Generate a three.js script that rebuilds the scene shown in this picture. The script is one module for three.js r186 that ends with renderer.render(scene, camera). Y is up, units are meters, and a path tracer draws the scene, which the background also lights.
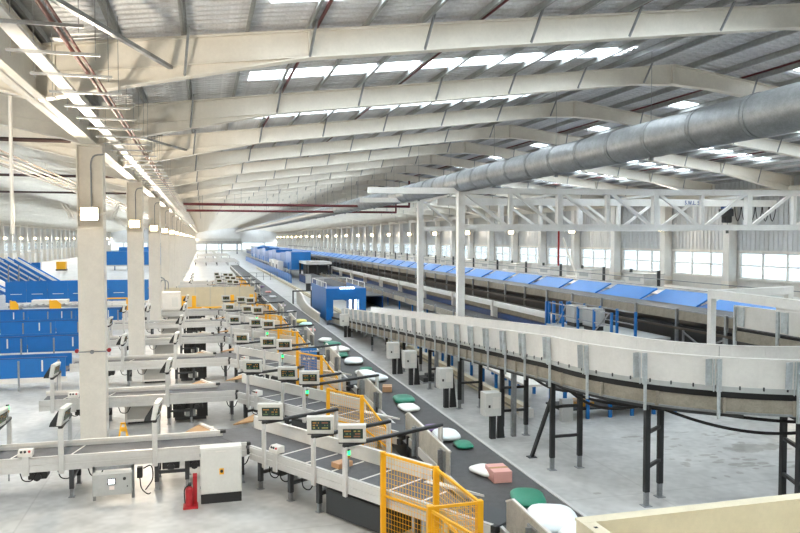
import * as THREE from 'three';
import { mergeGeometries } from 'three/addons/utils/BufferGeometryUtils.js';
import { RoundedBoxGeometry } from 'three/addons/geometries/RoundedBoxGeometry.js';
import { RectAreaLightUniformsLib } from 'three/addons/lights/RectAreaLightUniformsLib.js';
import { FontLoader } from 'three/addons/loaders/FontLoader.js';
import { TextGeometry } from 'three/addons/geometries/TextGeometry.js';

// ---------------------------------------------------------------- camera, sky, exposure
// hall axes: x to the right, y up, d = distance down the hall (three's z = -d)
const scene = new THREE.Scene();
const FPX = 730, EYE = 6;
const camera = new THREE.PerspectiveCamera(2 * Math.atan(266.5 / FPX) * 180 / Math.PI, 800 / 533, 0.1, 1500);
camera.rotation.order = 'YXZ';
camera.position.set(0, EYE, 0);
camera.rotation.set(-Math.atan(27.5 / FPX), -Math.atan(197 / FPX), 0);
scene.add(camera);
const renderer = new THREE.WebGLRenderer({ antialias: true });
renderer.toneMapping = THREE.LinearToneMapping;
renderer.toneMappingExposure = 1.5;
renderer.shadowMap.enabled = true;
RectAreaLightUniformsLib.init();
scene.background = new THREE.Color(0.93, 0.97, 1.0);      // bright overcast sky
scene.backgroundIntensity = 12;
const LAMP = 78;                                          // candela of a column floodlight
const LAMP_COLOR = new THREE.Color(1.0, 0.87, 0.69);

// ---------------------------------------------------------------- helpers
let seed = 7;
const rnd = () => { seed = (seed * 1664525 + 1013904223) >>> 0; return seed / 4294967296; };
const V = (x, y, d) => new THREE.Vector3(x, y, -d);
const M4 = () => new THREE.Matrix4();
class G {
  constructor() { this.g = []; }
  add(geo) {
    const g = geo.index ? geo.toNonIndexed() : geo;
    for (const k of Object.keys(g.attributes)) if (k !== 'position' && k !== 'normal') g.deleteAttribute(k);
    this.g.push(g); return this;
  }
  box(x0, x1, y0, y1, d0, d1) {
    const b = new THREE.BoxGeometry(Math.abs(x1 - x0), Math.abs(y1 - y0), Math.abs(d1 - d0));
    b.translate((x0 + x1) / 2, (y0 + y1) / 2, -(d0 + d1) / 2); return this.add(b);
  }
  rbox(x0, x1, y0, y1, d0, d1, r = 0.02, s = 2) {
    const b = new RoundedBoxGeometry(Math.abs(x1 - x0), Math.abs(y1 - y0), Math.abs(d1 - d0), s, r);
    b.translate((x0 + x1) / 2, (y0 + y1) / 2, -(d0 + d1) / 2); return this.add(b);
  }
  bar(p, q, w, h = w) {                                    // box of section w (sideways) x h (upwards) from p to q
    const a = V(...p), b = V(...q), l = a.distanceTo(b), dir = b.clone().sub(a).normalize();
    const up = Math.abs(dir.y) > 0.99 ? new THREE.Vector3(0, 0, 1) : new THREE.Vector3(0, 1, 0);
    const side = new THREE.Vector3().crossVectors(up, dir).normalize(), u2 = new THREE.Vector3().crossVectors(dir, side);
    const g = new THREE.BoxGeometry(w, h, l);
    g.applyMatrix4(M4().makeBasis(side, u2, dir).setPosition(a.add(b).multiplyScalar(0.5)));
    return this.add(g);
  }
  cyl(p, q, r, n = 10, r2 = r) {
    const a = V(...p), b = V(...q), l = a.distanceTo(b);
    const g = new THREE.CylinderGeometry(r2, r, l, n);
    g.applyQuaternion(new THREE.Quaternion().setFromUnitVectors(new THREE.Vector3(0, 1, 0), b.clone().sub(a).normalize()));
    g.translate((a.x + b.x) / 2, (a.y + b.y) / 2, (a.z + b.z) / 2); return this.add(g);
  }
  tube(pts, r, n = 24, k = 6) {
    return this.add(new THREE.TubeGeometry(new THREE.CatmullRomCurve3(pts.map(p => V(...p))), n, r, k, false));
  }
  poly(plane, pts, c0, c1) {                               // outline in a plane, pushed from c0 to c1 along the third axis
    const g = new THREE.ExtrudeGeometry(new THREE.Shape(pts.map(p => new THREE.Vector2(...p))), { depth: Math.abs(c1 - c0), bevelEnabled: false });
    const lo = Math.min(c0, c1), hi = Math.max(c0, c1);
    if (plane === 'xy') g.translate(0, 0, -hi);
    if (plane === 'dy') g.applyMatrix4(M4().makeBasis(new THREE.Vector3(0, 0, -1), new THREE.Vector3(0, 1, 0), new THREE.Vector3(1, 0, 0)).setPosition(lo, 0, 0));
    if (plane === 'xd') g.applyMatrix4(M4().makeBasis(new THREE.Vector3(1, 0, 0), new THREE.Vector3(0, 0, -1), new THREE.Vector3(0, 1, 0)).setPosition(0, lo, 0));
    return this.add(g);
  }
  // closed section (list of [side, up]) swept along a path of [x, y, d, side direction x, side direction d]
  sweep(section, path) {
    const n = section.length, P = [], pos = [];
    for (const [x, y, d, sx, sd] of path) P.push(section.map(([s, u]) => [x + s * sx, y + u, -(d + s * sd)]));
    const tri = (a, b, c) => pos.push(...a, ...b, ...c);
    for (let i = 0; i + 1 < P.length; i++) for (let j = 0; j < n; j++) {
      const k = (j + 1) % n; tri(P[i][j], P[i + 1][j], P[i + 1][k]); tri(P[i][j], P[i + 1][k], P[i][k]);
    }
    const caps = THREE.ShapeUtils.triangulateShape(section.map(p => new THREE.Vector2(...p)), []);
    for (const [a, b, c] of caps) { tri(P[0][a], P[0][b], P[0][c]); const L = P[P.length - 1]; tri(L[c], L[b], L[a]); }
    const g = new THREE.BufferGeometry(); g.setAttribute('position', new THREE.Float32BufferAttribute(pos, 3)); g.computeVertexNormals();
    return this.add(g);
  }
  geo() {
    const g = this.g.length > 1 ? mergeGeometries(this.g) : this.g[0];
    const p = g.attributes.position, nn = g.attributes.normal, uv = new Float32Array(p.count * 2);
    for (let i = 0; i < p.count; i += 3) {
      const ax = Math.abs(nn.getX(i)), ay = Math.abs(nn.getY(i)), az = Math.abs(nn.getZ(i));
      for (let k = i; k < i + 3; k++) {
        const x = p.getX(k), y = p.getY(k), z = p.getZ(k);
        if (ay >= ax && ay >= az) { uv[2 * k] = x; uv[2 * k + 1] = -z; } else if (ax >= az) { uv[2 * k] = -z; uv[2 * k + 1] = y; } else { uv[2 * k] = x; uv[2 * k + 1] = y; }
      }
    }
    g.setAttribute('uv', new THREE.BufferAttribute(uv, 2));
    return g;
  }
  build(name, m, parent, label) { return mesh(name, this.geo(), m, parent, label); }
}
const g_ = () => new G();
function mesh(name, geometry, m, parent, label) {
  const o = new THREE.Mesh(geometry, m); o.name = parent ? name : numbered(name);
  o.castShadow = o.receiveShadow = true; if (label) o.userData.label = label;
  (parent ?? scene).add(o); return o;
}
const taken = {};
function numbered(name) {
  const n = taken[name] = (taken[name] ?? -1) + 1;
  return n ? `${name}_${String(n).padStart(3, '0')}` : name;
}
function tag(o, label, category, group) { Object.assign(o.userData, { label, category }); if (group) o.userData.group = group; return o; }
function thing(name, label, category, [x, y, d] = [0, 0, 0], turn = 0, group) {
  const o = new THREE.Group(); o.name = numbered(name); scene.add(o);
  o.position.set(x, y, -d); o.rotation.y = turn; return tag(o, label, category, group);
}
function struct(name, label) { const o = new THREE.Group(); o.name = name; o.userData = { kind: 'structure', label }; scene.add(o); return o; }
function dup(root, [x, y, d], turn = 0, label, group) {
  const r = root.clone(); r.name = numbered(root.name.replace(/_\d{3}$/, '')); scene.add(r);
  r.position.set(x, y, -d); r.rotation.set(0, turn, 0); r.userData = { ...root.userData };
  if (label) r.userData.label = label; if (group) r.userData.group = group;
  return r;
}

// ---------------------------------------------------------------- textures and materials
function lattice(n, s) { let q = s >>> 0; const a = new Float32Array(n * n); for (let i = 0; i < n * n; i++) { q = (q * 1664525 + 1013904223) >>> 0; a[i] = q / 4294967296; } return a; }
function noise(size, cells, s) {                           // tiling value noise
  const a = lattice(cells, s), out = new Float32Array(size * size), k = cells / size;
  for (let y = 0; y < size; y++) {
    const v = y * k, y0 = Math.floor(v) % cells, y1 = (y0 + 1) % cells; let fy = v - Math.floor(v); fy = fy * fy * (3 - 2 * fy);
    for (let x = 0; x < size; x++) {
      const u = x * k, x0 = Math.floor(u) % cells, x1 = (x0 + 1) % cells; let fx = u - Math.floor(u); fx = fx * fx * (3 - 2 * fx);
      const p = a[y0 * cells + x0], q = a[y0 * cells + x1], r = a[y1 * cells + x0], t = a[y1 * cells + x1];
      out[y * size + x] = (p + (q - p) * fx) * (1 - fy) + (r + (t - r) * fx) * fy;
    }
  }
  return out;
}
function fbm(size, octaves, s) {
  const out = new Float32Array(size * size); let sum = 0;
  octaves.forEach(([cells, amp], i) => { const n = noise(size, cells, s + i * 977); for (let j = 0; j < out.length; j++) out[j] += amp * n[j]; sum += amp; });
  for (let j = 0; j < out.length; j++) out[j] /= sum;
  return out;
}
function texture(size, pixel, metres, srgb = true) {
  const data = new Uint8Array(size * size * 4);
  for (let y = 0; y < size; y++) for (let x = 0; x < size; x++) {
    const c = pixel(x, y, y * size + x), i = (y * size + x) * 4;
    data[i] = c[0]; data[i + 1] = c[1]; data[i + 2] = c[2]; data[i + 3] = 255;
  }
  const t = new THREE.DataTexture(data, size, size); t.wrapS = t.wrapT = THREE.RepeatWrapping; t.magFilter = THREE.LinearFilter; t.minFilter = THREE.LinearMipmapLinearFilter; t.generateMipmaps = true;
  if (srgb) t.colorSpace = THREE.SRGBColorSpace; t.repeat.set(1 / metres, 1 / metres); t.needsUpdate = true; return t;
}
const cl = v => Math.max(0, Math.min(255, v));
// power-floated concrete, one tile = 64 m: mottling, trowel swirls, damp patches with grain, sawn joints
const FS = 2048;
const fA = fbm(FS, [[8, 1], [24, .8], [64, .7], [160, .6]], 11), fB = fbm(FS, [[128, 1], [512, 1]], 31), fC = fbm(FS, [[40, 1], [90, 1], [200, .8]], 57);
const px = (x, d) => [((x % 64) + 64) % 64 / 64 * FS, ((d % 64) + 64) % 64 / 64 * FS];
const specks = Array.from({ length: 90 }, () => [12.2 + rnd() * 5, 15.4 + rnd() * 4, .04 + rnd() * .13, .03 + rnd() * .06]);
const stains = [[15.35, 17.4, .75, .3], [14.6, 17.5, .25, .1], [10.6, 15.9, .12, .08], [8.9, 15.2, .1, .06], ...specks].map(([x, d, a, b]) => [...px(x, d), a * FS / 64, b * FS / 64]);
const floorTex = texture(FS, (x, y, i) => {
  let v = 186 + (fA[i] - .5) * 50 + (fB[i] - .5) * 34;
  const t = Math.max(0, fC[i] - .56) * 60; v -= t;
  let brown = 0;
  if (y > 470 && y < 640 && x > 250 && x < 600) for (const [sx, sy, a, b] of stains) { const q = ((x - sx) / a) ** 2 + ((y - sy) / b) ** 2; if (q < 2.2 && fC[i] * .8 + fB[i] * .5 > .42 + .2 * q) brown = Math.max(brown, .75); }
  v -= brown * 40;
  const j = 6.25 * FS / 64, dx = (x + j * .37) % j, dy = (y + j * .61) % j; if (dx < 1 || dy < 1) v -= 16;
  return [cl(v), cl(v - 1 - brown * 3), cl(v - 4 - brown * 7)];
}, 64);
const floorRough = texture(512, (x, y) => { const i = (y * 4) * FS + x * 4, r = 92 + fA[i] * 70 + fB[i] * 24; return [r, r, r]; }, 64, false);
const nF = fbm(512, [[16, 1], [64, 1], [256, .9]], 91), nS = fbm(512, [[4, 1], [12, .8], [40, .5]], 133);
const paintTex = texture(512, (x, y, i) => { const v = 243 + (nF[i] - .5) * 14 + (nS[i] - .5) * 12; return [cl(v), cl(v - 1), cl(v - 3)]; }, 3);
const metalTex = texture(512, (x, y, i) => { const v = 225 + (nF[i] - .5) * 50 + (nS[i] - .5) * 34; return [cl(v), cl(v), cl(v + 1)]; }, 1.5);
const beltTex = texture(512, (x, y, i) => { const v = 214 + (nF[i] - .5) * 46 + (nS[i] - .5) * 44 + ((y % 8) < 1 ? -10 : 0); return [cl(v), cl(v), cl(v)]; }, 1.6);
const woodTex = texture(256, (x, y) => { const i = ((y * 2) % 512) * 512 + ((x >> 2) % 512), v = 225 + (nS[i] - .5) * 50 + (nF[y * 2 * 512 + x * 2] - .5) * 30; return [cl(v), cl(v - 4), cl(v - 10)]; }, 1);
const mat = (color, o = {}) => new THREE.MeshStandardMaterial({ color, roughness: .5, metalness: 0, ...o });
const M = {
  floor: mat('#ffffff', { map: floorTex, roughnessMap: floorRough, roughness: .75 }),
  cream: mat('#f3ede3', { map: paintTex, roughness: .45 }),
  rafter: mat('#e9e5dc', { map: paintTex, roughness: .5 }),
  white: mat('#eceae6', { map: paintTex, roughness: .42 }),
  truss: mat('#eeeeec', { map: paintTex, roughness: .38 }),
  sheet: mat('#eceef0', { map: metalTex, roughness: .48, metalness: .1 }),
  cladding: mat('#d4d6d8', { map: paintTex, roughness: .55 }),
  galv: mat('#a9adaf', { map: metalTex, roughness: .42, metalness: .65 }),
  purlin: mat('#b4b7b6', { map: metalTex, roughness: .5, metalness: .25 }),
  duct: mat('#9fa2a3', { map: metalTex, roughness: .46, metalness: .7 }),
  alu: mat('#d9d9d8', { map: paintTex, roughness: .36, metalness: .15 }),
  black: mat('#26282a', { roughness: .55 }),
  char: mat('#35383b', { roughness: .5 }),
  rubber: mat('#1b1b1c', { roughness: .8 }),
  belt: mat('#6b6c6f', { map: beltTex, roughness: .62 }),
  beltDark: mat('#5c5b5b', { map: beltTex, roughness: .66 }),
  beltBrown: mat('#6e655b', { map: beltTex, roughness: .66 }),
  blue: mat('#1470bf', { map: paintTex, roughness: .38 }),
  blueLite: mat('#2a7fd0', { map: paintTex, roughness: .3 }),
  blueDark: mat('#123f7c', { roughness: .45 }),
  yellow: mat('#f0b11a', { roughness: .45 }),
  red: mat('#a81f27', { roughness: .45 }),
  copper: mat('#7c4a40', { roughness: .5 }),
  redPipe: mat('#5e2226', { roughness: .5 }),
  brownPipe: mat('#4c3a36', { roughness: .5 }),
  tan: mat('#c9a172', { map: woodTex, roughness: .7 }),
  galvLite: mat('#d3dadb', { map: metalTex, roughness: .4, metalness: .1 }),
  hood: mat('#2080d6', { map: paintTex, roughness: .35 }),
  brown: mat('#aaa292', { map: metalTex, roughness: .6 }),
  kerb: mat('#d9cfb4', { map: paintTex, roughness: .5 }),
  parapet: mat('#e4d9bd', { map: paintTex, roughness: .4 }),
  panelGrey: mat('#b9bcbc', { map: paintTex, roughness: .5 }),
  cabinet: mat('#dfe0dd', { map: paintTex, roughness: .4 }),
  plate: mat('#d3d0c6', { map: metalTex, roughness: .38, metalness: .2 }),
  glass: new THREE.MeshPhysicalMaterial({ color: '#8f9496', transmission: 1, thickness: 0, roughness: .04, ior: 1.45 }),
  rooflight: new THREE.MeshPhysicalMaterial({ color: '#f4f8fa', transmission: 1, thickness: 0, roughness: .22, ior: 1.45 }),
  polyc: new THREE.MeshPhysicalMaterial({ color: '#e4f0ee', transmission: .65, thickness: 0, roughness: .25, ior: 1.4 }),
  lamp: mat('#fff4dd', { emissive: '#ffe2ae', emissiveIntensity: 14 }),
  tubeLamp: mat('#ffffff', { emissive: '#eef6ff', emissiveIntensity: 5 }),
  green: mat('#1fae55', { emissive: '#1fe070', emissiveIntensity: 3 }),
  amber: mat('#b8801f', { roughness: .4 }),
};
const pale = ['#f4f4f1', '#e7edf0', '#1c7d62', '#e9ddec', '#d9a39a', '#c79a72', '#e6d86a', '#bfe3df', '#6f4f86'].map(c => mat(c, { roughness: .45 }));

// ---------------------------------------------------------------- the building
const BAY = 7.2, D0 = 23.1 - 5 * BAY, NB = 52, DEND = D0 + NB * BAY;    // a frame every 7.2 m
const XV = -3.1, XR = 16.4, XW = 35.4, XL = -41.6, XLR = XV - (XR - XV); // valley row, right ridge, right wall, left wall, left ridge
const SLOPE = 0.126, ANG = Math.atan(SLOPE), COS = Math.cos(ANG);
const topAt = x => 9.8 + SLOPE * (x - XV);                              // top of the rafters on the slope right of the valley
const YRIDGE = topAt(XR), YEAVE = YRIDGE - SLOPE * (XW - XR);
const frames = Array.from({ length: NB + 1 }, (_, i) => D0 + i * BAY);

const floor = g_().box(XL - 1, XW + 1, -0.3, 0, D0 - 1, DEND + 1).build('floor', M.floor);
floor.userData = { kind: 'structure', label: 'pale power-floated concrete floor of the sorting hall' };

const ceiling = struct('ceiling', 'pitched metal roof with cream portal rafters and strip rooflights');
// ribbed liner sheets, one bay long, with an opening for the rooflight; u runs up the slope
function ribProfile(d0, d1) {
  const p = BAY / 24, lo = [], f = t => { const k = ((t / p) % 1 + 1) % 1; return k < .3 ? 0 : k < .4 ? .045 * (k - .3) / .1 : k < .9 ? .045 : .045 * (1 - (k - .9) / .1); };
  const ts = new Set([d0, d1]); for (let i = Math.floor(d0 / p); i <= Math.ceil(d1 / p); i++) for (const k of [0, .3, .4, .9]) { const t = (i + k) * p; if (t > d0 && t < d1) ts.add(t); }
  [...ts].sort((a, b) => a - b).forEach(t => lo.push([t, f(t)]));
  return [...lo, [d1, .12], [d0, .12]];
}
const RL0 = BAY / 24 * 15.2, RL1 = BAY / 24 * 19.2;
function sheetGeo(L, a, b, RL0, RL1) {
  return g_().poly('dy', ribProfile(0, RL0), 0, L).poly('dy', ribProfile(RL1, BAY), 0, L)
    .poly('dy', ribProfile(RL0, RL1), 0, a).poly('dy', ribProfile(RL0, RL1), b, L).geo();
}
function halfRafter(L) {                                   // local: x from the column (0) up to the ridge (L, horizontal), y = 0 at the rafter top over the column
  const top = x => SLOPE * x, bot = x => top(x) - 0.57, hx = 5.35;
  const web = g_().poly('xy', [[0, top(0)], [L, top(L)], [L, bot(L) - .12], [L - 1.6, bot(L - 1.6)], [hx, bot(hx)], [0, -1.05]], -.012, .012);
  const fl = (p, q) => web.bar([p[0], p[1], 0], [q[0], q[1], 0], .3, .035);
  fl([0, top(0)], [L, top(L)]); web.bar([.3, bot(.3) + .02, 0], [hx, bot(hx) + .02, 0], .2, .025); fl([0, -1.05], [hx, bot(hx)]); fl([hx, bot(hx)], [L - 1.6, bot(L - 1.6)]); fl([L - 1.6, bot(L - 1.6)], [L, bot(L) - .12]);
  for (const x of [.3, hx, L - .03]) web.box(x - .02, x + .02, x < 1 ? -1.02 : bot(x) - (x > L - 1 ? .14 : 0), top(x), -.15, .15);
  return web.geo();
}
function braceGeo(x) {                                     // fly brace from the bottom flange up to a purlin
  const b = SLOPE * x - .57 - (x < 5.35 ? .48 * (1 - x / 5.35) : 0);
  return g_().bar([x, b, -.13], [x + .1, SLOPE * (x + .1) + .1, -.55], .045, .045).bar([x, b, .13], [x + .1, SLOPE * (x + .1) + .1, .55], .045, .045).geo();
}
const halves = [[XV, XR - XV, 0, 4.4, 16.5], [XW, XW - XR, Math.PI, 3.4, 15.4], [XV, XV - XLR, Math.PI, 4.4, 16.5], [XL, XLR - XL, 0, 3.4, 15.4]];
halves.forEach(([x0, L, turn, a, b], s) => {
  const flip = turn ? -1 : 1, yb = flip > 0 ? (s === 0 ? topAt(XV) : YEAVE) : (s === 1 ? YEAVE : topAt(XV));
  const [r0, r1] = flip < 0 ? [BAY - RL1, BAY - RL0] : [RL0, RL1], sg = sheetGeo(L / COS + .05, a / COS, b / COS, r0, r1), rg = halfRafter(L), bg = [];
  for (let x = 2.77; x < L - 1; x += 2.58) bg.push(braceGeo(x));
  for (let i = 0; i < NB; i++) {                           // sheets and rooflights of a bay
    const base = new THREE.Object3D();
    base.rotation.set(0, turn, ANG * 1, 'YXZ'); base.position.set(x0, yb + .2, -(frames[i] + (flip < 0 ? BAY : 0)));
    const sh = mesh('roof_sheet', sg, M.sheet, ceiling); sh.position.copy(base.position); sh.quaternion.copy(base.quaternion);
    const rl = mesh('rooflight', halves[s].rl ??= g_().box(a / COS, b / COS, .02, .024, r0, r1).geo(), M.rooflight, ceiling); rl.position.copy(base.position); rl.quaternion.copy(base.quaternion);
  }
  frames.forEach((d, i) => {
    const r = mesh('rafter', rg, M.rafter, ceiling); r.position.set(x0, yb, -d); r.rotation.y = turn;
    if (s < 2 && d > 12 && d < 130) bg.forEach(g => mesh('fly_brace', g, M.galv, r));
  });
  for (let x = .19; x < L; x += 1.29) {                      // purlins: Z sections the length of the hall
    const y = SLOPE * x + .02, p = g_().box(x - .012, x + .012, y, y + .18, D0, DEND).box(x - .06, x, y, y + .012, D0, DEND).box(x, x + .06, y + .168, y + .18, D0, DEND).geo();
    const m = mesh('purlin', p, M.purlin, ceiling);
    m.position.set(x0, yb, flip < 0 ? -(D0 + DEND) : 0); m.rotation.y = turn;
  }
});
// anti-sag bars between purlins near the camera
for (const d of frames.filter(v => v > 5 && v < 90)) for (const o of [2.4]) {
  const g = g_(); for (let x = XV + 1.5; x < XR - 2; x += 3.87) g.bar([x, topAt(x) + .05, d + o], [x + 2.58, topAt(x + 2.58) + .05, d + o], .035, .035);
  g.build('sag_bar', M.purlin, ceiling);
}
// rolled sheets close the valley and the ridges
g_().box(XV - .5, XV + .5, topAt(XV) + .17, topAt(XV) + .25, D0, DEND).build('valley_gutter', M.galv, ceiling);
for (const x of [XR, XLR]) g_().box(x - .5, x + .5, YRIDGE + .26, YRIDGE + .34, D0, DEND).build('ridge_cap', M.sheet, ceiling);

// walls
const gable = (d, lo) => [[XL - .3, lo], [XW + .3, lo], [XW + .3, YEAVE + .4], [XR, YRIDGE + .5], [XV, topAt(XV) + .4], [XLR, YRIDGE + .5], [XL - .3, YEAVE + .4]];
const wallBack = struct('wall_back', 'plain pale clad wall behind the camera');
g_().poly('xy', gable(0, 0), D0 - .3, D0).build('cladding', M.cladding, wallBack);
const wallEnd = struct('wall_end', 'far gable wall of the hall with a low band of daylight');
g_().poly('xy', gable(0, 4.2), DEND, DEND + .3).build('cladding', M.cladding, wallEnd);
g_().box(XL, XW, 0, .8, DEND, DEND + .3).build('dado', M.white, wallEnd);
{ const g = g_(); for (let x = XL + 6; x < XW; x += 10.75) g.box(x - .25, x + .25, 0, 11, DEND - .4, DEND); g.build('gable_posts', M.cladding, wallEnd); }
const winEnd = struct('window_1', 'long low window band in the far gable wall');
g_().box(XL, XW, .8, 4.2, DEND + .14, DEND + .16).build('pane', M.glass, winEnd);

const YS = 3.32, YH = 5.08, WOFF = -2.1;    // wall columns stand between the frames
const wallD = frames.map(d => d + WOFF);
//                     // sill and head of the side windows, width of a wall column
const sideWall = (name, x, out, label) => {
  const w = struct(name, label), o = x + out * .25;
  g_().box(x, o, 0, YS, D0, DEND).build('dado', M.white, w);
  // ribbed cladding above the windows
  const g = g_(); g.box(x + out * .05, o, YH, YEAVE + .35, D0, DEND);
  for (let d = D0; d < Math.min(DEND, 330); d += .4) g.box(x, x + out * .05, YH, YEAVE + .3, d, d + .2);
  g.build('cladding', M.cladding, w);
  { const b = g_(); b.box(x - out * .1, x, YH, YH + .14, D0, DEND); b.box(x - out * .1, x, YS - .12, YS, D0, DEND); b.build('window_rail', M.white, w); }
  for (let i = 0; i < NB; i++) g_().box(x, o, YS, YH, wallD[i] - .45, wallD[i] + .45).build('pier', M.white, w);
  return w;
};
sideWall('wall_right', XW, 1, 'clad side wall with a band of windows between columns');
sideWall('wall_left', XL, -1, 'distant clad side wall with a band of windows');
let wn = 2;
function sideWindow(x, out, i, panes) {
  const a = wallD[i] + .45, b = wallD[i + 1] - .45, w = struct(`window_${wn++}`, 'bright side window with white glazing bars'), f = g_(), n = 3;
  const xm = x + out * .12, ym = (YS + YH) / 2;
  f.box(xm - .05, xm + .05, YS, YS + .06, a, b).box(xm - .05, xm + .05, YH - .06, YH, a, b).box(xm - .04, xm + .04, ym - .035, ym + .035, a, b);
  for (let k = 0; k <= n; k++) { const d = a + (b - a) * k / n; f.box(xm - .05, xm + .05, YS, YH, Math.max(a, d - .05), Math.min(b, d + .05)); }
  f.build('frame', M.white, w);
  if (panes) for (let k = 0; k < n; k++) for (const [y0, y1] of [[YS + .06, ym - .035], [ym + .035, YH - .06]])
    g_().box(xm - .006, xm + .006, y0, y1, a + (b - a) * k / n + .035, a + (b - a) * (k + 1) / n - .035).build('pane', M.glass, w);
  else g_().box(xm - .006, xm + .006, YS, YH, a, b).build('pane', M.glass, w);
}
for (let i = 0; i < NB; i++) { sideWindow(XW, 1, i, i > 5 && i < 28); sideWindow(XL, -1, i, false); }

// columns of the side wall
const wallCol = (() => {
  const t = thing('wall_column', 'thick white wall column between windows of the right side wall', 'column', [XW - .4, 0, wallD[0]], 0, 'white columns along the right side wall');
  g_().rbox(-.32, .32, 0, YEAVE - 1.1, -.32, .32, .02, 1).build('casing', M.white, t);
  g_().box(-.36, .36, 0, 3.1, -.36, .36).build('base_guard', M.cream, t);
  return t;
})();
wallD.slice(1).forEach(d => dup(wallCol, [XW - .4, 0, d]));
wallD.forEach(d => d > 30 && dup(wallCol, [XL + .4, 0, d], 0, 'thick white wall column between windows of the left side wall', 'white columns along the left side wall'));

// valley row: boxed lower part, bare H section above
const rowCol = (() => {
  const t = thing('valley_column', 'tall cream boxed steel column under the roof valley', 'column', [XV - .05, 0, frames[1]], 0, 'row of cream columns under the roof valley');
  g_().rbox(-.36, .36, 0, 6.3, -.3, .3, .02, 1).build('casing', M.cream, t);
  g_().box(-.36, -.32, 6.3, 8.74, -.3, .3).box(.32, .36, 6.3, 8.74, -.3, .3).box(-.32, .32, 6.3, 8.74, -.012, .012).box(-.36, .36, 6.3, 6.36, -.3, .3).build('bare_section', M.cream, t);
  g_().tube([[.05, 6.9, -.33], [.05, 7.8, -.33], [.06, 8.25, -.33], [.14, 8.4, -.34], [.4, 8.45, -.34]], .025).build('conduit', M.galv, t);
  g_().box(-.36, .36, 8.7, 8.74, -.3, .3).build('cap_plate', M.cream, t);
  return t;
})();
const rowD = frames.filter((d, i) => i % 2 === 1);
rowD.slice(1).forEach(d => dup(rowCol, [XV - .05, 0, d]));

// valley beam along the column row
const vb = thing('valley_beam', 'long cream beam tying the tops of the valley columns', 'beam', [XV - .05, 8.75, 0]);
g_().box(-.19, .19, 0, .03, D0, DEND).box(-.19, .19, .97, 1.0, D0, DEND).box(-.012, .012, 0, 1.0, D0, DEND).build('flanged_section', M.rafter, vb);

// ---------------------------------------------------------------- floodlights
const flood = (() => {
  const t = thing('column_floodlight', 'glowing floodlight on a cream valley column', 'lamp', [0, 0, 0], 0, 'floodlights on the valley columns');
  g_().rbox(-.26, .26, -.2, .2, 0, .12, .03).build('housing', M.panelGrey, t);
  g_().rbox(-.23, .23, -.17, .17, -.03, .005, .012, 1).build('glowing_glass', M.lamp, t);
  for (const s of [-1, 1]) { const b = g_(); b.bar([s * .2, -.05, .1], [s * .62, .12, .1], .06, .05); b.bar([s * .55, -.12, .1], [s * .75, .3, .1], .16, .05); b.build('side_head', M.white, t); }
  return t;
})();
let firstLamp = true;
function putFlood(p, turn, label, group, light) {
  let o = flood; if (firstLamp) { o.position.set(p[0], p[1], -p[2]); o.rotation.y = turn; tag(o, label, 'lamp', group); firstLamp = false; } else o = dup(flood, p, turn, label, group);
  if (turn && turn < 3) o.scale.setScalar(1.3);
  const l = new THREE.SpotLight(LAMP_COLOR, light, 0, 1.4, .4, 2), k = .1;
  l.position.set(p[0] + Math.sin(turn) * k, p[1], -p[2] + Math.cos(turn) * k);
  l.target.position.set(p[0] + Math.sin(turn) * 10, p[1] - 2.4, -p[2] + Math.cos(turn) * 10);
  l.castShadow = true; l.shadow.radius = 8; scene.add(l, l.target);
}
rowD.forEach(d => {
  if (d > 5) putFlood([XV - .05, 6.72, d - .45], 0, 'glowing floodlight on a cream valley column', 'floodlights on the valley columns', LAMP);
  if (d > -12) putFlood([XV - .05, 6.72, d + .45], Math.PI, 'floodlight on the far face of a cream valley column', 'floodlights on the far faces of the valley columns', LAMP);
});
wallD.forEach((d, i) => {
  if (d < 15) return;
  if (i % 2) putFlood([XW - .95, 6.82, d - .3], -.8, 'glowing floodlight on a white column of the right side wall', 'floodlights along the right side wall', LAMP * .6);
  else putFlood([XL + .95, 6.15, d - .3], .8, 'glowing floodlight on a white column of the left side wall', 'floodlights along the left side wall', LAMP * .6);
});
// eaves beams carry the frames between the wall columns
for (const [x, n] of [[XW - .4, 'right'], [XL + .4, 'left']]) { const t = thing('eaves_beam', `long pale eaves beam over the columns of the ${n} side wall`, 'beam', [x, YEAVE - 1.08, 0]); g_().box(-.15, .15, 0, .03, D0, DEND).box(-.15, .15, .45, .48, D0, DEND).box(-.01, .01, 0, .48, D0, DEND).build('flanged_section', M.rafter, t); }

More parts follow.
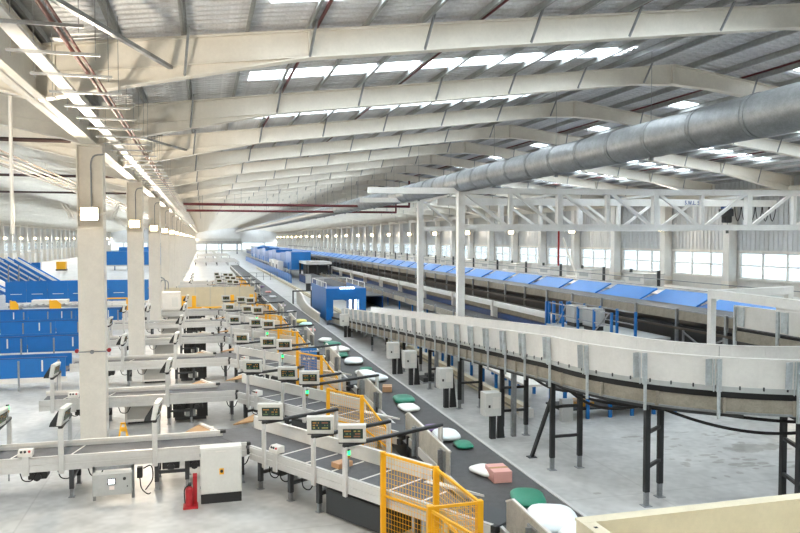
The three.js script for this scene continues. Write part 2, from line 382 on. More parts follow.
// ---------------------------------------------------------------- pipes, trays and duct under the roof
const slopeY = x => topAt(x);
for (let k = 0; k < 4; k++) { const x = 2.45 + 3.87 * k;
  const g = g_().cyl([x, slopeY(x) + .125, D0], [x, slopeY(x) + .125, DEND], .04, 8); tag(g.build('sprinkler_pipe', M.redPipe), 'dark red sprinkler pipe running down the hall beside the purlins', 'pipe', 'red sprinkler pipes under the roof'); }
for (let k = 0; k < 3; k++) { const x = XR + 3 + 5 * k, y = YRIDGE - SLOPE * (x - XR) + .1;
  const g = g_().cyl([x, y, D0], [x, y, DEND], .04, 8); tag(g.build('sprinkler_pipe', M.redPipe), 'dark red sprinkler pipe running down the hall beside the purlins', 'pipe', 'red sprinkler pipes under the roof'); }
for (const [d, y, x1, l] of [[60, 8.75, 17, 'nearer'], [72, 8.7, 19, 'farther']]) { const m = thing('sprinkler_main', `thick red sprinkler main crossing the hall, the ${l} of two`, 'pipe', [0, y, d], 0, 'red mains crossing the hall');
  g_().cyl([-1.5, 0, 0], [x1, 0, 0], .11, 10).cyl([x1, -.08, 0], [x1, 2.2, 0], .09, 8).build('main_pipe', M.redPipe, m);
  const h = g_(); for (let x = 0; x < x1; x += 3) h.cyl([x, 0, 0], [x, slopeY(x) - y + .1, 0], .015, 6); h.build('hanger_rods', M.galv, m); }
for (const x of [0, 1]) tag(g_().cyl([XW - .95 - x * .3, 0, 66.6 - x * .6], [XW - .95 - x * .3, 8.1, 66.6 - x * .6], .09, 10).build('riser_pipe', M.red), 'upright red riser pipe before the right side wall windows', 'pipe', 'pair of red riser pipes');

{ const x = 13, y = 8.98, r = .54, t = thing('spiral_duct', 'big round galvanised spiral ventilation duct hung under the roof', 'duct', [x, y, 0]);
  g_().cyl([0, 0, -8], [0, 0, 300], r, 40).build('pipe', M.duct, t);
  for (let d = -7.66 + .1; d < 140; d += 2.035) { g_().cyl([0, 0, d - .02], [0, 0, d + .02], r + .014, 40).build('joint_ring', M.duct, t); g_().cyl([0, 0, d + .12], [0, 0, d + .14], r + .01, 40).build('joint_ring', M.duct, t); }
  for (let d = 1; d < 140; d += 6.1) g_().cyl([0, r, d], [0, 2.8, d], .008, 6).box(-.07, .07, -r - .09, -r, d - .05, d + .05).build('hanger', M.galv, t); }

// cable tray on trapeze hangers along the valley row
tag(g_().box(-2.46, -2.24, 8.695, 8.75, 4, 340).build('cable_trunking', M.white), 'white cable trunking lying on trapeze bars along the valley', 'trunking');
for (const [x, n] of [[-1.8, .03], [-1.7, .02]]) tag(g_().cyl([x, 8.6935 + n, 4], [x, 8.6935 + n, 300], n, 8).build('copper_pipe', M.copper), n > .025 ? 'thicker of two coppery pipes lying on the trapeze bars' : 'thinner of two coppery pipes lying on the trapeze bars', 'pipe');
const trap = thing('trapeze_hanger', 'galvanised trapeze bar hung on two rods beside the valley columns', 'hanger', [-2.04, 8.65, 5.5], 0, 'trapeze hangers carrying the cable trunking');
g_().box(-.62, .62, 0, .042, -.02, .02).build('crossbar', M.galv, trap);
for (const x of [-.56, .56]) g_().cyl([x, -.06, 0], [x, 1.45, 0], .006, 6).build('rod', M.galv, trap);
for (let k = 1; k < 90; k++) dup(trap, [-2.04, 8.65, 5.5 + 1.5 * k]);
// slanting brace members against the rafters over the valley
for (const [p, q, l] of [[[-2.2, 9.35, 10.6], [-.6, 9.5, 15.75], 'nearest'], [[-2.2, 9.4, 25.5], [-.6, 9.5, 30.1], 'third']]) tag(g_().bar(p, q, .09, .07).build('wind_brace', M.galv), `slanting galvanised brace against the ${l} big rafter`, 'brace');
// left span: bunch of pipes and trays, dark drain pipe, hanging white rod
[[-5.3, 8.4, .03, '#d8cbb6'], [-5.5, 8.36, .05, '#8d8478'], [-5.75, 8.33, .03, '#c9b79c'], [-6.0, 8.3, .045, '#77706a'], [-5.1, 8.32, .025, '#a98a70']].forEach(([x, y, r, c], i) =>
  tag(g_().cyl([x, y, 8], [x, y, 330], r, 8).build('service_pipe', mat(c, { roughness: .4, metalness: .3 })), `${['cream', 'thick grey', 'tan', 'dark grey', 'thin coppery'][i]} service pipe in the bundle left of the valley`, 'pipe'));
const drain = thing('drain_pipe', 'dark brown drain pipe turning up beside the valley column', 'pipe', [0, 0, 26], 0, 'dark drain pipes behind the valley columns');
g_().cyl([-14, 9.2, 0], [-4.15, 9.2, 0], .07, 10).cyl([-4.15, 9.2, 0], [-4.15, 9.75, 0], .07, 10).build('pipe_run', M.brownPipe, drain);
dup(drain, [0, 0, 40.4]); dup(drain, [0, 0, 54.8]);
tag(g_().cyl([-3.62, 6.1, 15.9], [-3.62, 8.8, 15.9], .035, 10).build('drop_rod', M.white), 'thin white rod hanging from the left rafter before the first column', 'rod');

// ---------------------------------------------------------------- main belt
const mainBelt = thing('main_conveyor', 'long wide dark belt conveyor running down the hall past the feeders', 'conveyor', [6.07, 0, 0]);
g_().box(-.82, .82, .7, .75, 2, 150).build('belt', M.beltDark, mainBelt);
for (const s of [-1, 1]) g_().box(s * .83, s * .9, .55, .765, 2, 150).build('side_rail', M.alu, mainBelt);
for (const s of [-1, 1]) g_().box(s * .8, s * .86, .03, .55, 2, 150).build('skirt', M.char, mainBelt);
for (let d = 4; d < 150; d += 4) g_().box(-.8, .8, .0, .5, d, d + .08).build('leg_frame', M.black, mainBelt);

// ---------------------------------------------------------------- feeder lines
// aluminium side profile with two grooves, swept along x
const railPts = (d0, s) => [[0, .66], [.07, .66], [.07, 1.0], [0, 1.0], [0, .98], [.012, .975], [.012, .965], [0, .96], [0, .845], [.014, .84], [.014, .815], [0, .81]].map(([a, y]) => [d0 + s * a, y]);
const legGeo = (h, foot = .2) => ({ post: g_().box(-.05, .05, foot, h, -.05, .05).geo(), foot: g_().box(-.04, .04, 0, foot + .1, -.04, .04).box(-.07, .07, 0, .015, -.07, .07).geo() });
const LEG = legGeo(.68);
function leg(parent, x, d) { const l = mesh('leg', LEG.post, M.char, parent); l.position.set(x, 0, -d); const f = mesh('foot', LEG.foot, M.galv, l); return l; }
function cables(parent, pts) { g_().tube(pts, .014, 16, 5).build('cable', M.rubber, parent); }

function straightConveyor(x0, z0, label) {
  const t = thing('feeder_conveyor', label, 'conveyor', [0, 0, z0], 0, 'feeder conveyors leading to the main belt');
  const L = x0, R = 1.0;
  g_().poly('dy', railPts(-.07, 1), L, R).build('side_rail', M.alu, t);
  g_().poly('dy', railPts(1.07, -1).reverse(), L, .45).build('side_rail', M.alu, t);
  g_().box(L, .45, 1.0, 1.07, 1.0, 1.06).build('guide_bar', M.white, t);
  g_().box(L + .05, .98, .88, .925, .0, 1.0).build('belt', M.belt, t);
  g_().box(L, R, .7, .86, .02, .98).build('slider_bed', M.panelGrey, t);
  for (const x of [-3.0, -4.3]) if (x > L) g_().bar([x - .1, .93, .02], [x + .16, .93, .98], .035, .006).build('joint_strip', M.white, t);
  g_().rbox(R - .01, R + .09, .7, 1.01, -.09, .05, .015, 1).build('end_cap', M.black, t);
  g_().box(.38, .52, 1.0, 1.075, .98, 1.08).build('end_cap', M.black, t);
  for (const x of [-3.0, -1.12, -.42, .88]) if (x > L) for (const d of [0, 1.0]) leg(t, x, d);
  g_().poly('xd', [[-.62, 1.2], [.3, 1.1], [-.16, 2.15]], .94, .975).build('corner_plate', M.tan, t); g_().poly('xd', [[.75, 1.95], [1.3, 2.2], [1.38, 3.0]], .94, .975).build('corner_plate', M.tan, t);
  g_().bar([.36, 1.0, 1.06], [-.1, 1.0, 2.1], .07, .07).build('turn_rail', M.white, t);
  g_().bar([-1.1, .42, 0], [-.44, .42, 0], .07, .07).build('cross_brace', M.char, t);
  g_().bar([-3, .42, 0], [-3, .42, 1], .07, .07).bar([-1.12, .42, 0], [-1.12, .42, 1], .07, .07).bar([.88, .42, 0], [.88, .42, 1], .07, .07).build('cross_brace', M.char, t);
  for (const x of [-3.75, -.8, -.25]) if (x > L + .3) g_().rbox(x - .2, x + .2, .44, .66, .1, .5, .02, 1).cyl([x, .5, .05], [x, .5, .2], .09, 10).build('drive_motor', M.black, t);
  for (const x of [-4.1, -3.3, -2.65, .7]) if (x > L) cables(t, [[x, .66, .02], [x + .08, .48, -.02], [x + .25, .46, -.02], [x + .36, .64, .02]]);
  return t;
}
const MERGE_TURN = -1.0168;
function mergeConveyor(label) {
  const t = thing('merge_conveyor', label, 'conveyor', [1.1, 0, 0], MERGE_TURN, 'angled merge conveyors joining the main belt');
  const L = 7.2;
  g_().poly('dy', railPts(-.07, 1), 0, L).build('side_rail', M.alu, t);
  g_().rbox(L - .02, L + .09, .86, 1.0, -.09, .03, .012, 1).rbox(L - .02, L + .09, .67, .82, -.09, .03, .012, 1).build('end_cap', M.black, t);
  // belt: starts wide at the turn, ends on the slant of the main belt
  g_().poly('xd', [[-.25, .02], [L - .1, .02], [5.0, 1.14], [-1.6, 1.16], [-2.2, .3], [-1.75, -.02], [-.85, -.02]], .86, .929).build('belt', M.belt, t);
  for (let k = 0; k < 6; k++) g_().box(.98 + k * .88, 1.03 + k * .88, .929, .935, .03, 1.1 - Math.max(0, k - 4) * .25).build('joint_strip', M.white, t);
  g_().box(-1.5, 4.75, .66, 1.24, 1.14, 1.18).box(-1.5, 4.75, 1.22, 1.26, 1.12, 1.2).build('side_guard', M.white, t);
  g_().poly('xd', [[4.7, 1.19], [4.7, .95], [6.1, 1.19]], .9, .945).build('transfer_tip', M.white, t);
  g_().box(0, L - .2, .66, .8, .02, 1.1).build('slider_bed', M.char, t);
  g_().bar([-2.2, .98, .3], [-1.75, .98, -.02], .06, .08).build('turn_rail', M.white, t);
  for (const x of [.35, 1.5, 2.5, 5.4]) for (const d of [0, 1.05]) leg(t, x, d);
  g_().bar([.35, .4, 0], [.35, .4, 1.05], .07, .07).bar([1.5, .4, 0], [1.5, .4, 1.05], .07, .07).bar([2.5, .4, 0], [2.5, .4, 1.05], .07, .07).build('cross_brace', M.char, t);
  g_().box(2.75, 4.7, .05, .58, -.02, .6).build('drive_housing', M.char, t);
  g_().box(2.8, 4.65, .56, .6, -.05, .0).build('housing_lip', M.black, t);
  for (const x of [.7, 1.1, 1.9]) cables(t, [[x, .66, .0], [x + .1, .45, -.04], [x + .3, .43, -.02], [x + .42, .64, .02]]);
  g_().rbox(.62, 1.0, .42, .66, .1, .5, .02, 1).build('drive_motor', M.black, t);
  return t;
}
// display: dark screen with rows of amber and green figures
function screenTex(s) {
  const c = document.createElement('canvas'); c.width = 192; c.height = 96; const x = c.getContext('2d');
  x.fillStyle = '#20302c'; x.fillRect(0, 0, 192, 96); x.fillStyle = '#3d5550'; x.fillRect(4, 4, 184, 3);
  let q = s; const r = () => (q = (q * 16807) % 2147483647) / 2147483647;
  for (let row = 0; row < 3; row++) for (let col = 0; col < 2; col++) {
    x.fillStyle = ['#a87a3a', '#9a9350', '#5f7a52', '#8a5a42'][Math.floor(r() * 4)];
    for (let k = 0; k < 5; k++) if (r() > .2) x.fillRect(14 + col * 90 + k * 13, 16 + row * 26, 10, 13);
  }
  const t = new THREE.CanvasTexture(c); t.colorSpace = THREE.SRGBColorSpace; return t;
}
const screens = [3, 17, 91].map(s => { const t = screenTex(s); return new THREE.MeshStandardMaterial({ map: t, emissive: '#ffffff', emissiveMap: t, emissiveIntensity: .12, roughness: .25 }); });
// stand: post, black arm reaching across the belt, far post, display on the arm (arm along local d; display looks along +x or is turned)
function displayStand(len, turnScreen, s, label, group, farPost = true) {
  const t = thing('display_stand', label, 'display', [0, 0, 0], 0, group);
  g_().rbox(-.06, .06, .6, 1.66, -.14, -.075, .012, 1).build('post', M.alu, t);
  g_().rbox(-.055, .055, 1.64, 1.72, -.15, len, .03).build('arm', M.black, t);
  if (farPost) g_().rbox(-.05, .05, .7, 1.66, len - .1, len - .02, .012, 1).build('post', M.alu, t);
  const m = new THREE.Group(); m.name = 'monitor'; m.position.set(0, 1.73, -.08); m.rotation.y = turnScreen; t.add(m);
  // wedge case leaning back: deep at the foot
  g_().poly('dy', [[-.06, 0], [.04, 0], [-.03, .4], [-.13, .4], [-.15, .38]], -.29, .29).build('case', M.cabinet, m);
  const f = Math.atan2(.07, .38); const sc = mesh('screen', new THREE.BoxGeometry(.42, .22, .012), screens[s], m);
  sc.position.set(.02, .2, .113); sc.rotation.x = f;
  g_().poly('dy', [[.042, 0], [.2, 0], [.17, .08], [.0, .34], [-.018, .34]], -.275, .275).poly('dy', [[-.075, -.002], [.2, -.002], [.2, -.02], [-.075, -.02]], -.28, .28).build('back_housing', M.black, m);
  return t;
}
function buttonBox(name, label) {
  const t = thing(name, label, 'control box', [0, 0, 0], 0, 'button boxes on the feeder rails');
  g_().box(-.07, .07, .6, 1.05, -.12, -.08).build('bracket', M.alu, t);
  g_().poly('dy', [[-.16, 1.05], [.06, 1.05], [.06, 1.2], [-.1, 1.2], [-.16, 1.12]], -.15, .15).build('case', M.white, t);
  for (const [x, m] of [[-.08, M.black], [0, M.black], [.09, M.red]]) g_().cyl([x, 1.15, -.125], [x, 1.175, -.15], .026, 10).build('button', m, t);
  return t;
}
function stackLight(h, label) {
  const t = thing('stack_light', label, 'signal light', [0, 0, 0], 0, 'green signal lights on the feeder lines');
  g_().cyl([0, 0, 0], [0, h, 0], .018, 8).build('stem', M.galv, t);
  g_().cyl([0, h, 0], [0, h + .07, 0], .04, 12).build('lens', M.amber, t);
  g_().cyl([0, h + .07, 0], [0, h + .16, 0], .042, 12).build('glowing_lens', M.green, t);
  g_().cyl([0, h + .16, 0], [0, h + .19, 0], .04, 12).build('cap', M.black, t);
  return t;
}
// yellow mesh fence through posts [x, d, height]
function fence(name, label, pts, posts, category = 'fence', group) {
  const t = thing(name, label, category, [0, 0, 0], 0, group);
  posts.forEach(([x, d, h]) => { g_().box(x - .05, x + .05, 0, h, d - .05, d + .05).box(x - .1, x + .1, 0, .012, d - .1, d + .1).build('post', M.yellow, t); });
  for (const [a, b, lo, hiA, hiB] of pts) {
    const f = g_().bar([a[0], hiA, a[1]], [b[0], hiB, b[1]], .04, .045).bar([a[0], lo, a[1]], [b[0], lo, b[1]], .04, .045).bar([a[0], (lo + hiA) / 2, a[1]], [b[0], (lo + hiB) / 2, b[1]], .03, .035);
    f.bar([a[0], lo, a[1]], [a[0], hiA, a[1]], .03, .03).bar([b[0], lo, b[1]], [b[0], hiB, b[1]], .03, .03).build('frame_rail', M.yellow, t);
    const w = g_(), len = Math.hypot(b[0] - a[0], b[1] - a[1]), n = Math.max(2, Math.round(len / .075));
    for (let k = 1; k < n; k++) { const q = k / n, x = a[0] + (b[0] - a[0]) * q, d = a[1] + (b[1] - a[1]) * q; w.bar([x, lo, d], [x, hiA + (hiB - hiA) * q, d], .006, .006); }
    const hm = Math.max(hiA, hiB); for (let y = lo + .1; y < hm; y += .1) w.bar([a[0], Math.min(y, hiA), a[1]], [b[0], Math.min(y, hiB), b[1]], .006, .006);
    const m = w.build('wire_mesh', M.yellow, t); m.userData.kind = 'stuff';
  }
  return t;
}
function guidePlate() {
  const t = thing('guide_plate', 'pale upright guide plate at the edge of the main belt', 'plate', [0, 0, 0], 0, 'guide plates between the merges');
  g_().poly('dy', [[0, .78], [0, 1.28], [-.25, 1.4], [-2.7, 1.36], [-3.6, 1.3], [-3.6, .78]], 0, .03).build('plate', M.plate, t);
  g_().bar([.015, 1.285, .02], [.015, 1.41, -.25], .05, .03).bar([.015, 1.41, -.25], [.015, 1.31, -3.62], .05, .03).build('edge_trim', M.white, t);
  for (const d of [-1.1, -3.2]) g_().box(-.14, 0, .5, 1.25, d - .02, d + .02).box(-.04, 0, .5, 1.25, d - .16, d + .16).build('stiffener', M.galv, t);
  g_().box(-.06, .0, .0, .8, -.4, -.3).box(-.06, 0, 0, .8, -3.3, -3.2).build('foot_post', M.char, t);
  return t;
}

const Z = [18.2, 24.6, 31.55, 38.6, 45.7, 52.6, 74, 81, 88];   // near rail of each feeder line
const stP = {};                                               // prototypes
const firstOf = (key, make, place) => { if (!stP[key]) { stP[key] = make(); place(stP[key]); return stP[key]; } const o = dup(stP[key], [0, 0, 0], stP[key].rotation.y); place(o); return o; };
const U = [.526, -.85], N = [.85, .526];
const ORD = ['first', 'second', 'third', 'fourth', 'fifth', 'sixth', 'seventh', 'eighth', 'ninth'];
Z.forEach((z, k) => {
  const which = `${ORD[k]} feeder line from the tall white cabinet`;
  const near = k < 6;
  straightConveyor(k === 0 ? -11 : k === 1 ? -4.95 : near ? -5.2 : -2.6, z, ['white aluminium feeder conveyor with grey belt behind the tall white cabinet', 'white aluminium feeder conveyor passing just behind the first valley column'][k] ?? `straight white aluminium conveyor of the ${which}`);
  firstOf('merge', () => mergeConveyor('angled merge conveyor with white side guard and grey jointed belt'), o => { o.position.set(1.1, 0, -(z - .31)); o.userData.label = `angled merge conveyor of the ${which}`; });
  // displays over the angled belt
  [[.65, 2.0, 0], [2.45, 2.05, 1], [3.47, 2.65, 2]].forEach(([tt, len, s]) => {
    firstOf('disp' + s, () => displayStand(len, 0, s, 'white display box on a black arm over an angled merge belt', 'displays over the angled merge belts'), o => {
      o.position.set(1.1 + U[0] * tt, 0, -(z - .31 + U[1] * tt)); o.rotation.y = -Math.PI / 2 + .42 + .0; o.userData.label = `${ORD[s]} display over the angled belt, ${which}`; o.children.filter(c => c.name === 'monitor').forEach(c => { c.rotation.y = Math.PI / 2 - .42 - .25; });
    });
  });
  // displays over the straight belt, seen from the side
  (near ? [-1.15, -3.2, -4.55] : [-1.15]).forEach((x, j) => firstOf('side', () => displayStand(1.15, Math.PI / 2 - .12, 0, 'white display box turned sideways on a post beside a straight feeder belt', 'side-on displays on the straight feeders'), o => { o.position.set(x, 0, -z); o.userData.label = `${ORD[j]} side-on display of the ${which}`; }));
  if (near) firstOf('btn', () => buttonBox('button_box', 'small white box with black and red buttons on a straight feeder rail'), o => o.position.set(-3.95, 0, -z));
  if (near) firstOf('btn2', () => { const b = buttonBox('button_box', 'small white button box on the rail of an angled merge belt'); b.userData.group = 'button boxes on the merge rails'; return b; }, o => { o.position.set(1.1 + U[0] * 1.05, 0, -(z - .31 + U[1] * 1.05)); o.rotation.y = MERGE_TURN; });
  if (near) firstOf('green', () => stackLight(.32, 'slim signal light glowing green beside a merge display'), o => o.position.set(2.96, 1.0, -(z - 3.0)));
  if (near && k < 6) firstOf('green2', () => { const s = stackLight(1.72, 'tall signal light glowing green beyond a side-on display'); s.userData.group = 'tall green signal lights'; return s; }, o => o.position.set(-4.7, 0, -(z + 1.6)));
  firstOf('guide', guidePlate, o => { o.position.set(5.2, 0, -(z + .5)); o.userData.label = `pale guide plate at the ${which}`; });
  // fence in front of the drive end
  if (k) firstOf('fence', () => fence('mesh_fence', 'yellow mesh fence panels round the end of an angled merge conveyor', [[[3.37, -4.32], [4.09, -5.5], .12, 1.76, 1.76], [[4.09, -5.5], [4.62, -6.43], .12, 1.76, 1.0]], [[3.37, -4.32, 1.8], [4.09, -5.5, 1.8], [4.62, -6.43, 1.05]], 'fence', 'yellow mesh fences at the merges'), o => { o.position.set(0, 0, -z); o.userData.label = `yellow mesh fence at the merge of the ${which}`; });
});
fence('mesh_fence', 'nearest yellow mesh guard fence with an open gate at the conveyor drive', [[[3.4, 13.88], [4.12, 12.7], .1, 1.76, 1.76], [[4.12, 12.7], [4.26, 10.87], .1, 1.76, 1.76], [[4.26, 10.87], [3.42, 10.85], .1, 1.76, 1.76]], [[3.4, 13.88, 1.8], [4.12, 12.7, 1.8], [4.26, 10.87, 1.8], [3.42, 10.85, 1.8]]);
{ const gt = fence('mesh_gate', 'open yellow mesh gate swung out from the nearest guard fence', [[[3.44, 10.8], [3.75, 9.7], .1, 1.72, 1.72]], [[3.75, 9.7, 1.72]], 'gate'); void gt; }
// near end guide plate of the next merge toward the camera
dup(stP.guide, [5.22, 0, 12.0], 0, 'pale guide plate nearest the cream steel trough');

// blue tails of the feeders beyond the first columns
const tail = (() => {
  const t = thing('blue_chute_conveyor', 'blue-sided conveyor tail left of the valley columns', 'conveyor', [0, 0, Z[2]], 0, 'blue-sided conveyor tails');
  for (let k = 0; k < 6; k++) g_().box(-5.35 - k * 2.9, -5.35 - k * 2.9 - 2.86, .52, 1.28, -.06, -.02).build('side_panel', M.blue, t);
  g_().box(-22.8, -5.3, .52, 1.28, 1.1, 1.14).build('back_panel', M.blue, t);
  g_().box(-22.8, -5.3, .7, .75, -.02, 1.1).build('belt', M.belt, t);
  g_().box(-22.8, -5.3, 1.28, 1.31, -.08, .0).build('top_edge', M.blueDark, t);
  g_().box(-22.8, -5.3, .3, .5, -.05, .0).build('lower_rail', M.white, t);
  for (let x = -5.6; x > -22; x -= 1.45) g_().box(x - .035, x + .035, 0, 1.2, -.1, -.06).build('upright', M.galv, t);
  for (let x = -6.2; x > -22; x -= 2.9) g_().box(x - .03, x + .03, .75, 1.2, -.075, -.06).build('white_strip', M.white, t);
  return t;
})();
tail.userData.label = 'blue-sided conveyor tail marked with the number 7';
for (const k of [3, 4, 5]) dup(tail, [0, 0, Z[k]], 0, `unmarked blue-sided conveyor tail, the ${ORD[k - 3]} beyond the one marked 7`);
const font = await new FontLoader().loadAsync('fonts/droid/droid_sans_bold.typeface.json');
function lettering(text, size, m, parent, [x, y, d], turn = 0, depth = .004) {
  const g = new TextGeometry(text, { font, size, depth, curveSegments: 3 }); g.computeBoundingBox(); g.translate(-(g.boundingBox.max.x + g.boundingBox.min.x) / 2, 0, 0);
  const o = mesh('lettering', g, m, parent); o.position.set(x, y, -d); o.rotation.y = turn; return o;
}
lettering('7', .22, M.blueDark, tail, [-5.85, .78, -.062]);
lettering('6', .22, M.white, tail, [-8.4, .78, -.062]);

// ---------------------------------------------------------------- things by the first feeder
{ const t = thing('control_cabinet', 'tall white control cabinet on a black plinth before the first feeder', 'cabinet', [.35, 0, 16.9]);
  g_().rbox(-.46, .46, .22, 1.27, 0, .36, .012, 1).build('body', M.cabinet, t);
  g_().rbox(-.445, .445, .24, 1.25, -.025, 0, .01, 1).build('door', M.cabinet, t);
  g_().box(-.45, .45, 0, .22, .01, .35).build('plinth', M.black, t);
  g_().box(-.04, .06, .66, .8, -.032, -.024).build('switch_plate', M.yellow, t);
  g_().cyl([.01, .74, -.02], [.01, .74, -.06], .035, 14).build('isolator_switch', M.black, t);
  g_().box(-.12, .1, 1.18, 1.2, -.028, -.024).build('name_strip', M.white, t);
  for (const y of [.36, 1.1]) g_().box(-.47, -.45, y, y + .06, -.03, .0).build('hinge', M.galv, t); }
{ const t = thing('fire_extinguisher', 'red fire extinguisher on a red stand beside the white control cabinet', 'extinguisher', [-.32, 0, 16.85]);
  g_().box(-.16, .16, 0, .04, -.2, .12).poly('dy', [[.02, .04], [.08, .04], [.08, .72], [.02, .66]], .05, .14).build('stand', M.red, t);
  g_().cyl([-.03, .05, -.05], [-.03, .42, -.05], .085, 16).cyl([-.03, .42, -.05], [-.03, .5, -.05], .085, 16, .03).build('cylinder', M.red, t);
  g_().box(-.06, .02, .5, .55, -.12, -.02).build('handle', M.black, t);
  g_().tube([[-.03, .52, -.08], [-.12, .45, -.12], [-.13, .25, -.12], [-.12, .12, -.12]], .014).build('hose', M.rubber, t); }
{ const t = thing('operator_panel', 'grey operator panel with a small lit screen under the first feeder', 'control panel', [-2.05, 0, 17.55]);
  g_().rbox(-.42, .42, .17, .66, 0, .22, .012, 1).build('case', M.panelGrey, t);
  g_().box(-.1, .08, .42, .56, -.012, 0).build('screen_bezel', M.char, t);
  g_().box(-.075, .055, .44, .54, -.016, -.012).build('screen', M.tubeLamp, t);
  g_().cyl([.27, .54, 0], [.27, .54, -.03], .035, 14).build('selector_knob', M.black, t);
  g_().cyl([.33, .36, 0], [.33, .36, -.02], .015, 10).build('lock', M.black, t);
  g_().box(-.06, .05, .3, .38, -.004, 0).build('notice', mat('#e8dcd6'), t);
  g_().box(-.44, -.38, .0, .78, .22, .28).box(.4, .46, 0, .78, .22, .28).box(-.44, .46, .7, .78, .22, .28).build('frame', M.galv, t);
  g_().rbox(.52, .64, .45, .7, .2, .34, .01, 1).build('junction_box', M.black, t);
  cables(t, [[.58, .45, .25], [.62, .2, .22], [.75, .05, .25], [.8, .02, .4]]); cables(t, [[.66, .66, .25], [.82, .72, .25], [.86, .4, .25], [.7, .15, .25]]); }
// glazed service boxes under the other feeders
const svc = (() => { const t = thing('service_box', 'white-framed grey service box on the floor below a feeder', 'box', [0, 0, 0], 0, 'white-framed service boxes below the feeders');
  g_().box(-.5, .5, .1, .72, .02, .4).build('case', mat('#b0b0ac', { roughness: .35 }), t);
  g_().box(-.54, .54, .08, .15, -.03, .42).box(-.54, .54, .68, .75, -.03, .42).box(-.54, -.47, .08, .75, -.03, .42).box(.47, .54, .08, .75, -.03, .42).build('frame', M.white, t);
  g_().box(-.45, .45, 0, .09, .05, .35).build('plinth', M.black, t); return t; })();
Z.slice(1, 6).forEach((z, i) => i ? dup(svc, [-1.95, 0, z + .3]) : svc.position.set(-1.95, 0, -(z + .3)));
const gbx = (() => { const t = thing('gearbox_unit', 'black gearbox block with a grey core under a feeder', 'drive unit', [0, 0, 0], 0, 'black gearbox blocks below the feeders');
  g_().box(-.55, -.2, .12, .62, 0, .4).box(.2, .55, .12, .62, 0, .4).box(-.55, .55, .4, .66, .02, .38).build('block', M.black, t);
  g_().rbox(-.16, .16, .12, .44, .04, .36, .02, 1).build('core', M.panelGrey, t); g_().box(-.5, .5, 0, .12, .1, .3).build('foot', M.char, t); return t; })();
Z.slice(1, 6).forEach((z, i) => i ? dup(gbx, [-.45, 0, z + .35]) : gbx.position.set(-.45, 0, -(z + .35)));
{ const t = thing('caution_sign', 'yellow folding floor sign standing beside the first valley column', 'sign', [-2.3, 0, 22.5]);
  for (const s of [-1, 1]) g_().bar([-.15, 0, s * .18], [-.05, .62, s * .02], .035, .02).bar([.15, 0, s * .18], [.05, .62, s * .02], .035, .02).bar([-.08, .45, s * .06], [.08, .45, s * .06], .02, .1).build('panel_frame', M.yellow, t);
  g_().box(-.07, .07, .6, .65, -.03, .03).build('hinge', M.yellow, t); }
{ const t = thing('station_sign', 'blue board reading Cleaning Station on the yellow fence', 'sign', [3.78, 0, 27.1], -.1);
  g_().box(-.3, .3, 1.0, 1.92, -.02, .0).build('board', M.blueLite, t); g_().box(-.25, -.2, 0, 1.0, 0, .04).box(.2, .25, 0, 1.0, 0, .04).build('stand', M.galv, t);
  lettering('Cleaning Station', .066, M.white, t, [0, 1.78, -.025]);
  for (const x of [-.16, 0, .16]) { g_().box(x - .05, x + .05, 1.5, 1.56, -.028, -.02).build('symbol', M.white, t); g_().box(x - .008, x + .008, 1.56, 1.62, -.028, -.02).build('symbol', M.white, t); }
  g_().box(-.008, .008, 1.12, 1.42, -.028, -.02).build('symbol', M.white, t); }
// strap and call points round the first column
tag(g_().box(-.38, .38, 2.7, 2.73, -.32, -.305).cyl([0, 2.71, -.33], [0, 2.71, -.3], .06, 12).build('column_strap', M.galv), 'grey strap with a round clip on the first valley column', 'strap').position.set(XV - .05, 0, -23.1);
for (const [x, l] of [[-.44, 'left'], [.44, 'right']]) { const t = thing('call_point', `small red call point on the ${l} flank of the first valley column`, 'call point', [XV - .05 + x, 2.72, 23]); g_().cyl([0, 0, -.04], [0, 0, .04], .06, 14).build('disc', M.red, t); g_().box(x > 0 ? -.09 : 0, x > 0 ? 0 : .09, -.02, .02, -.02, .02).build('bracket', M.galv, t); }

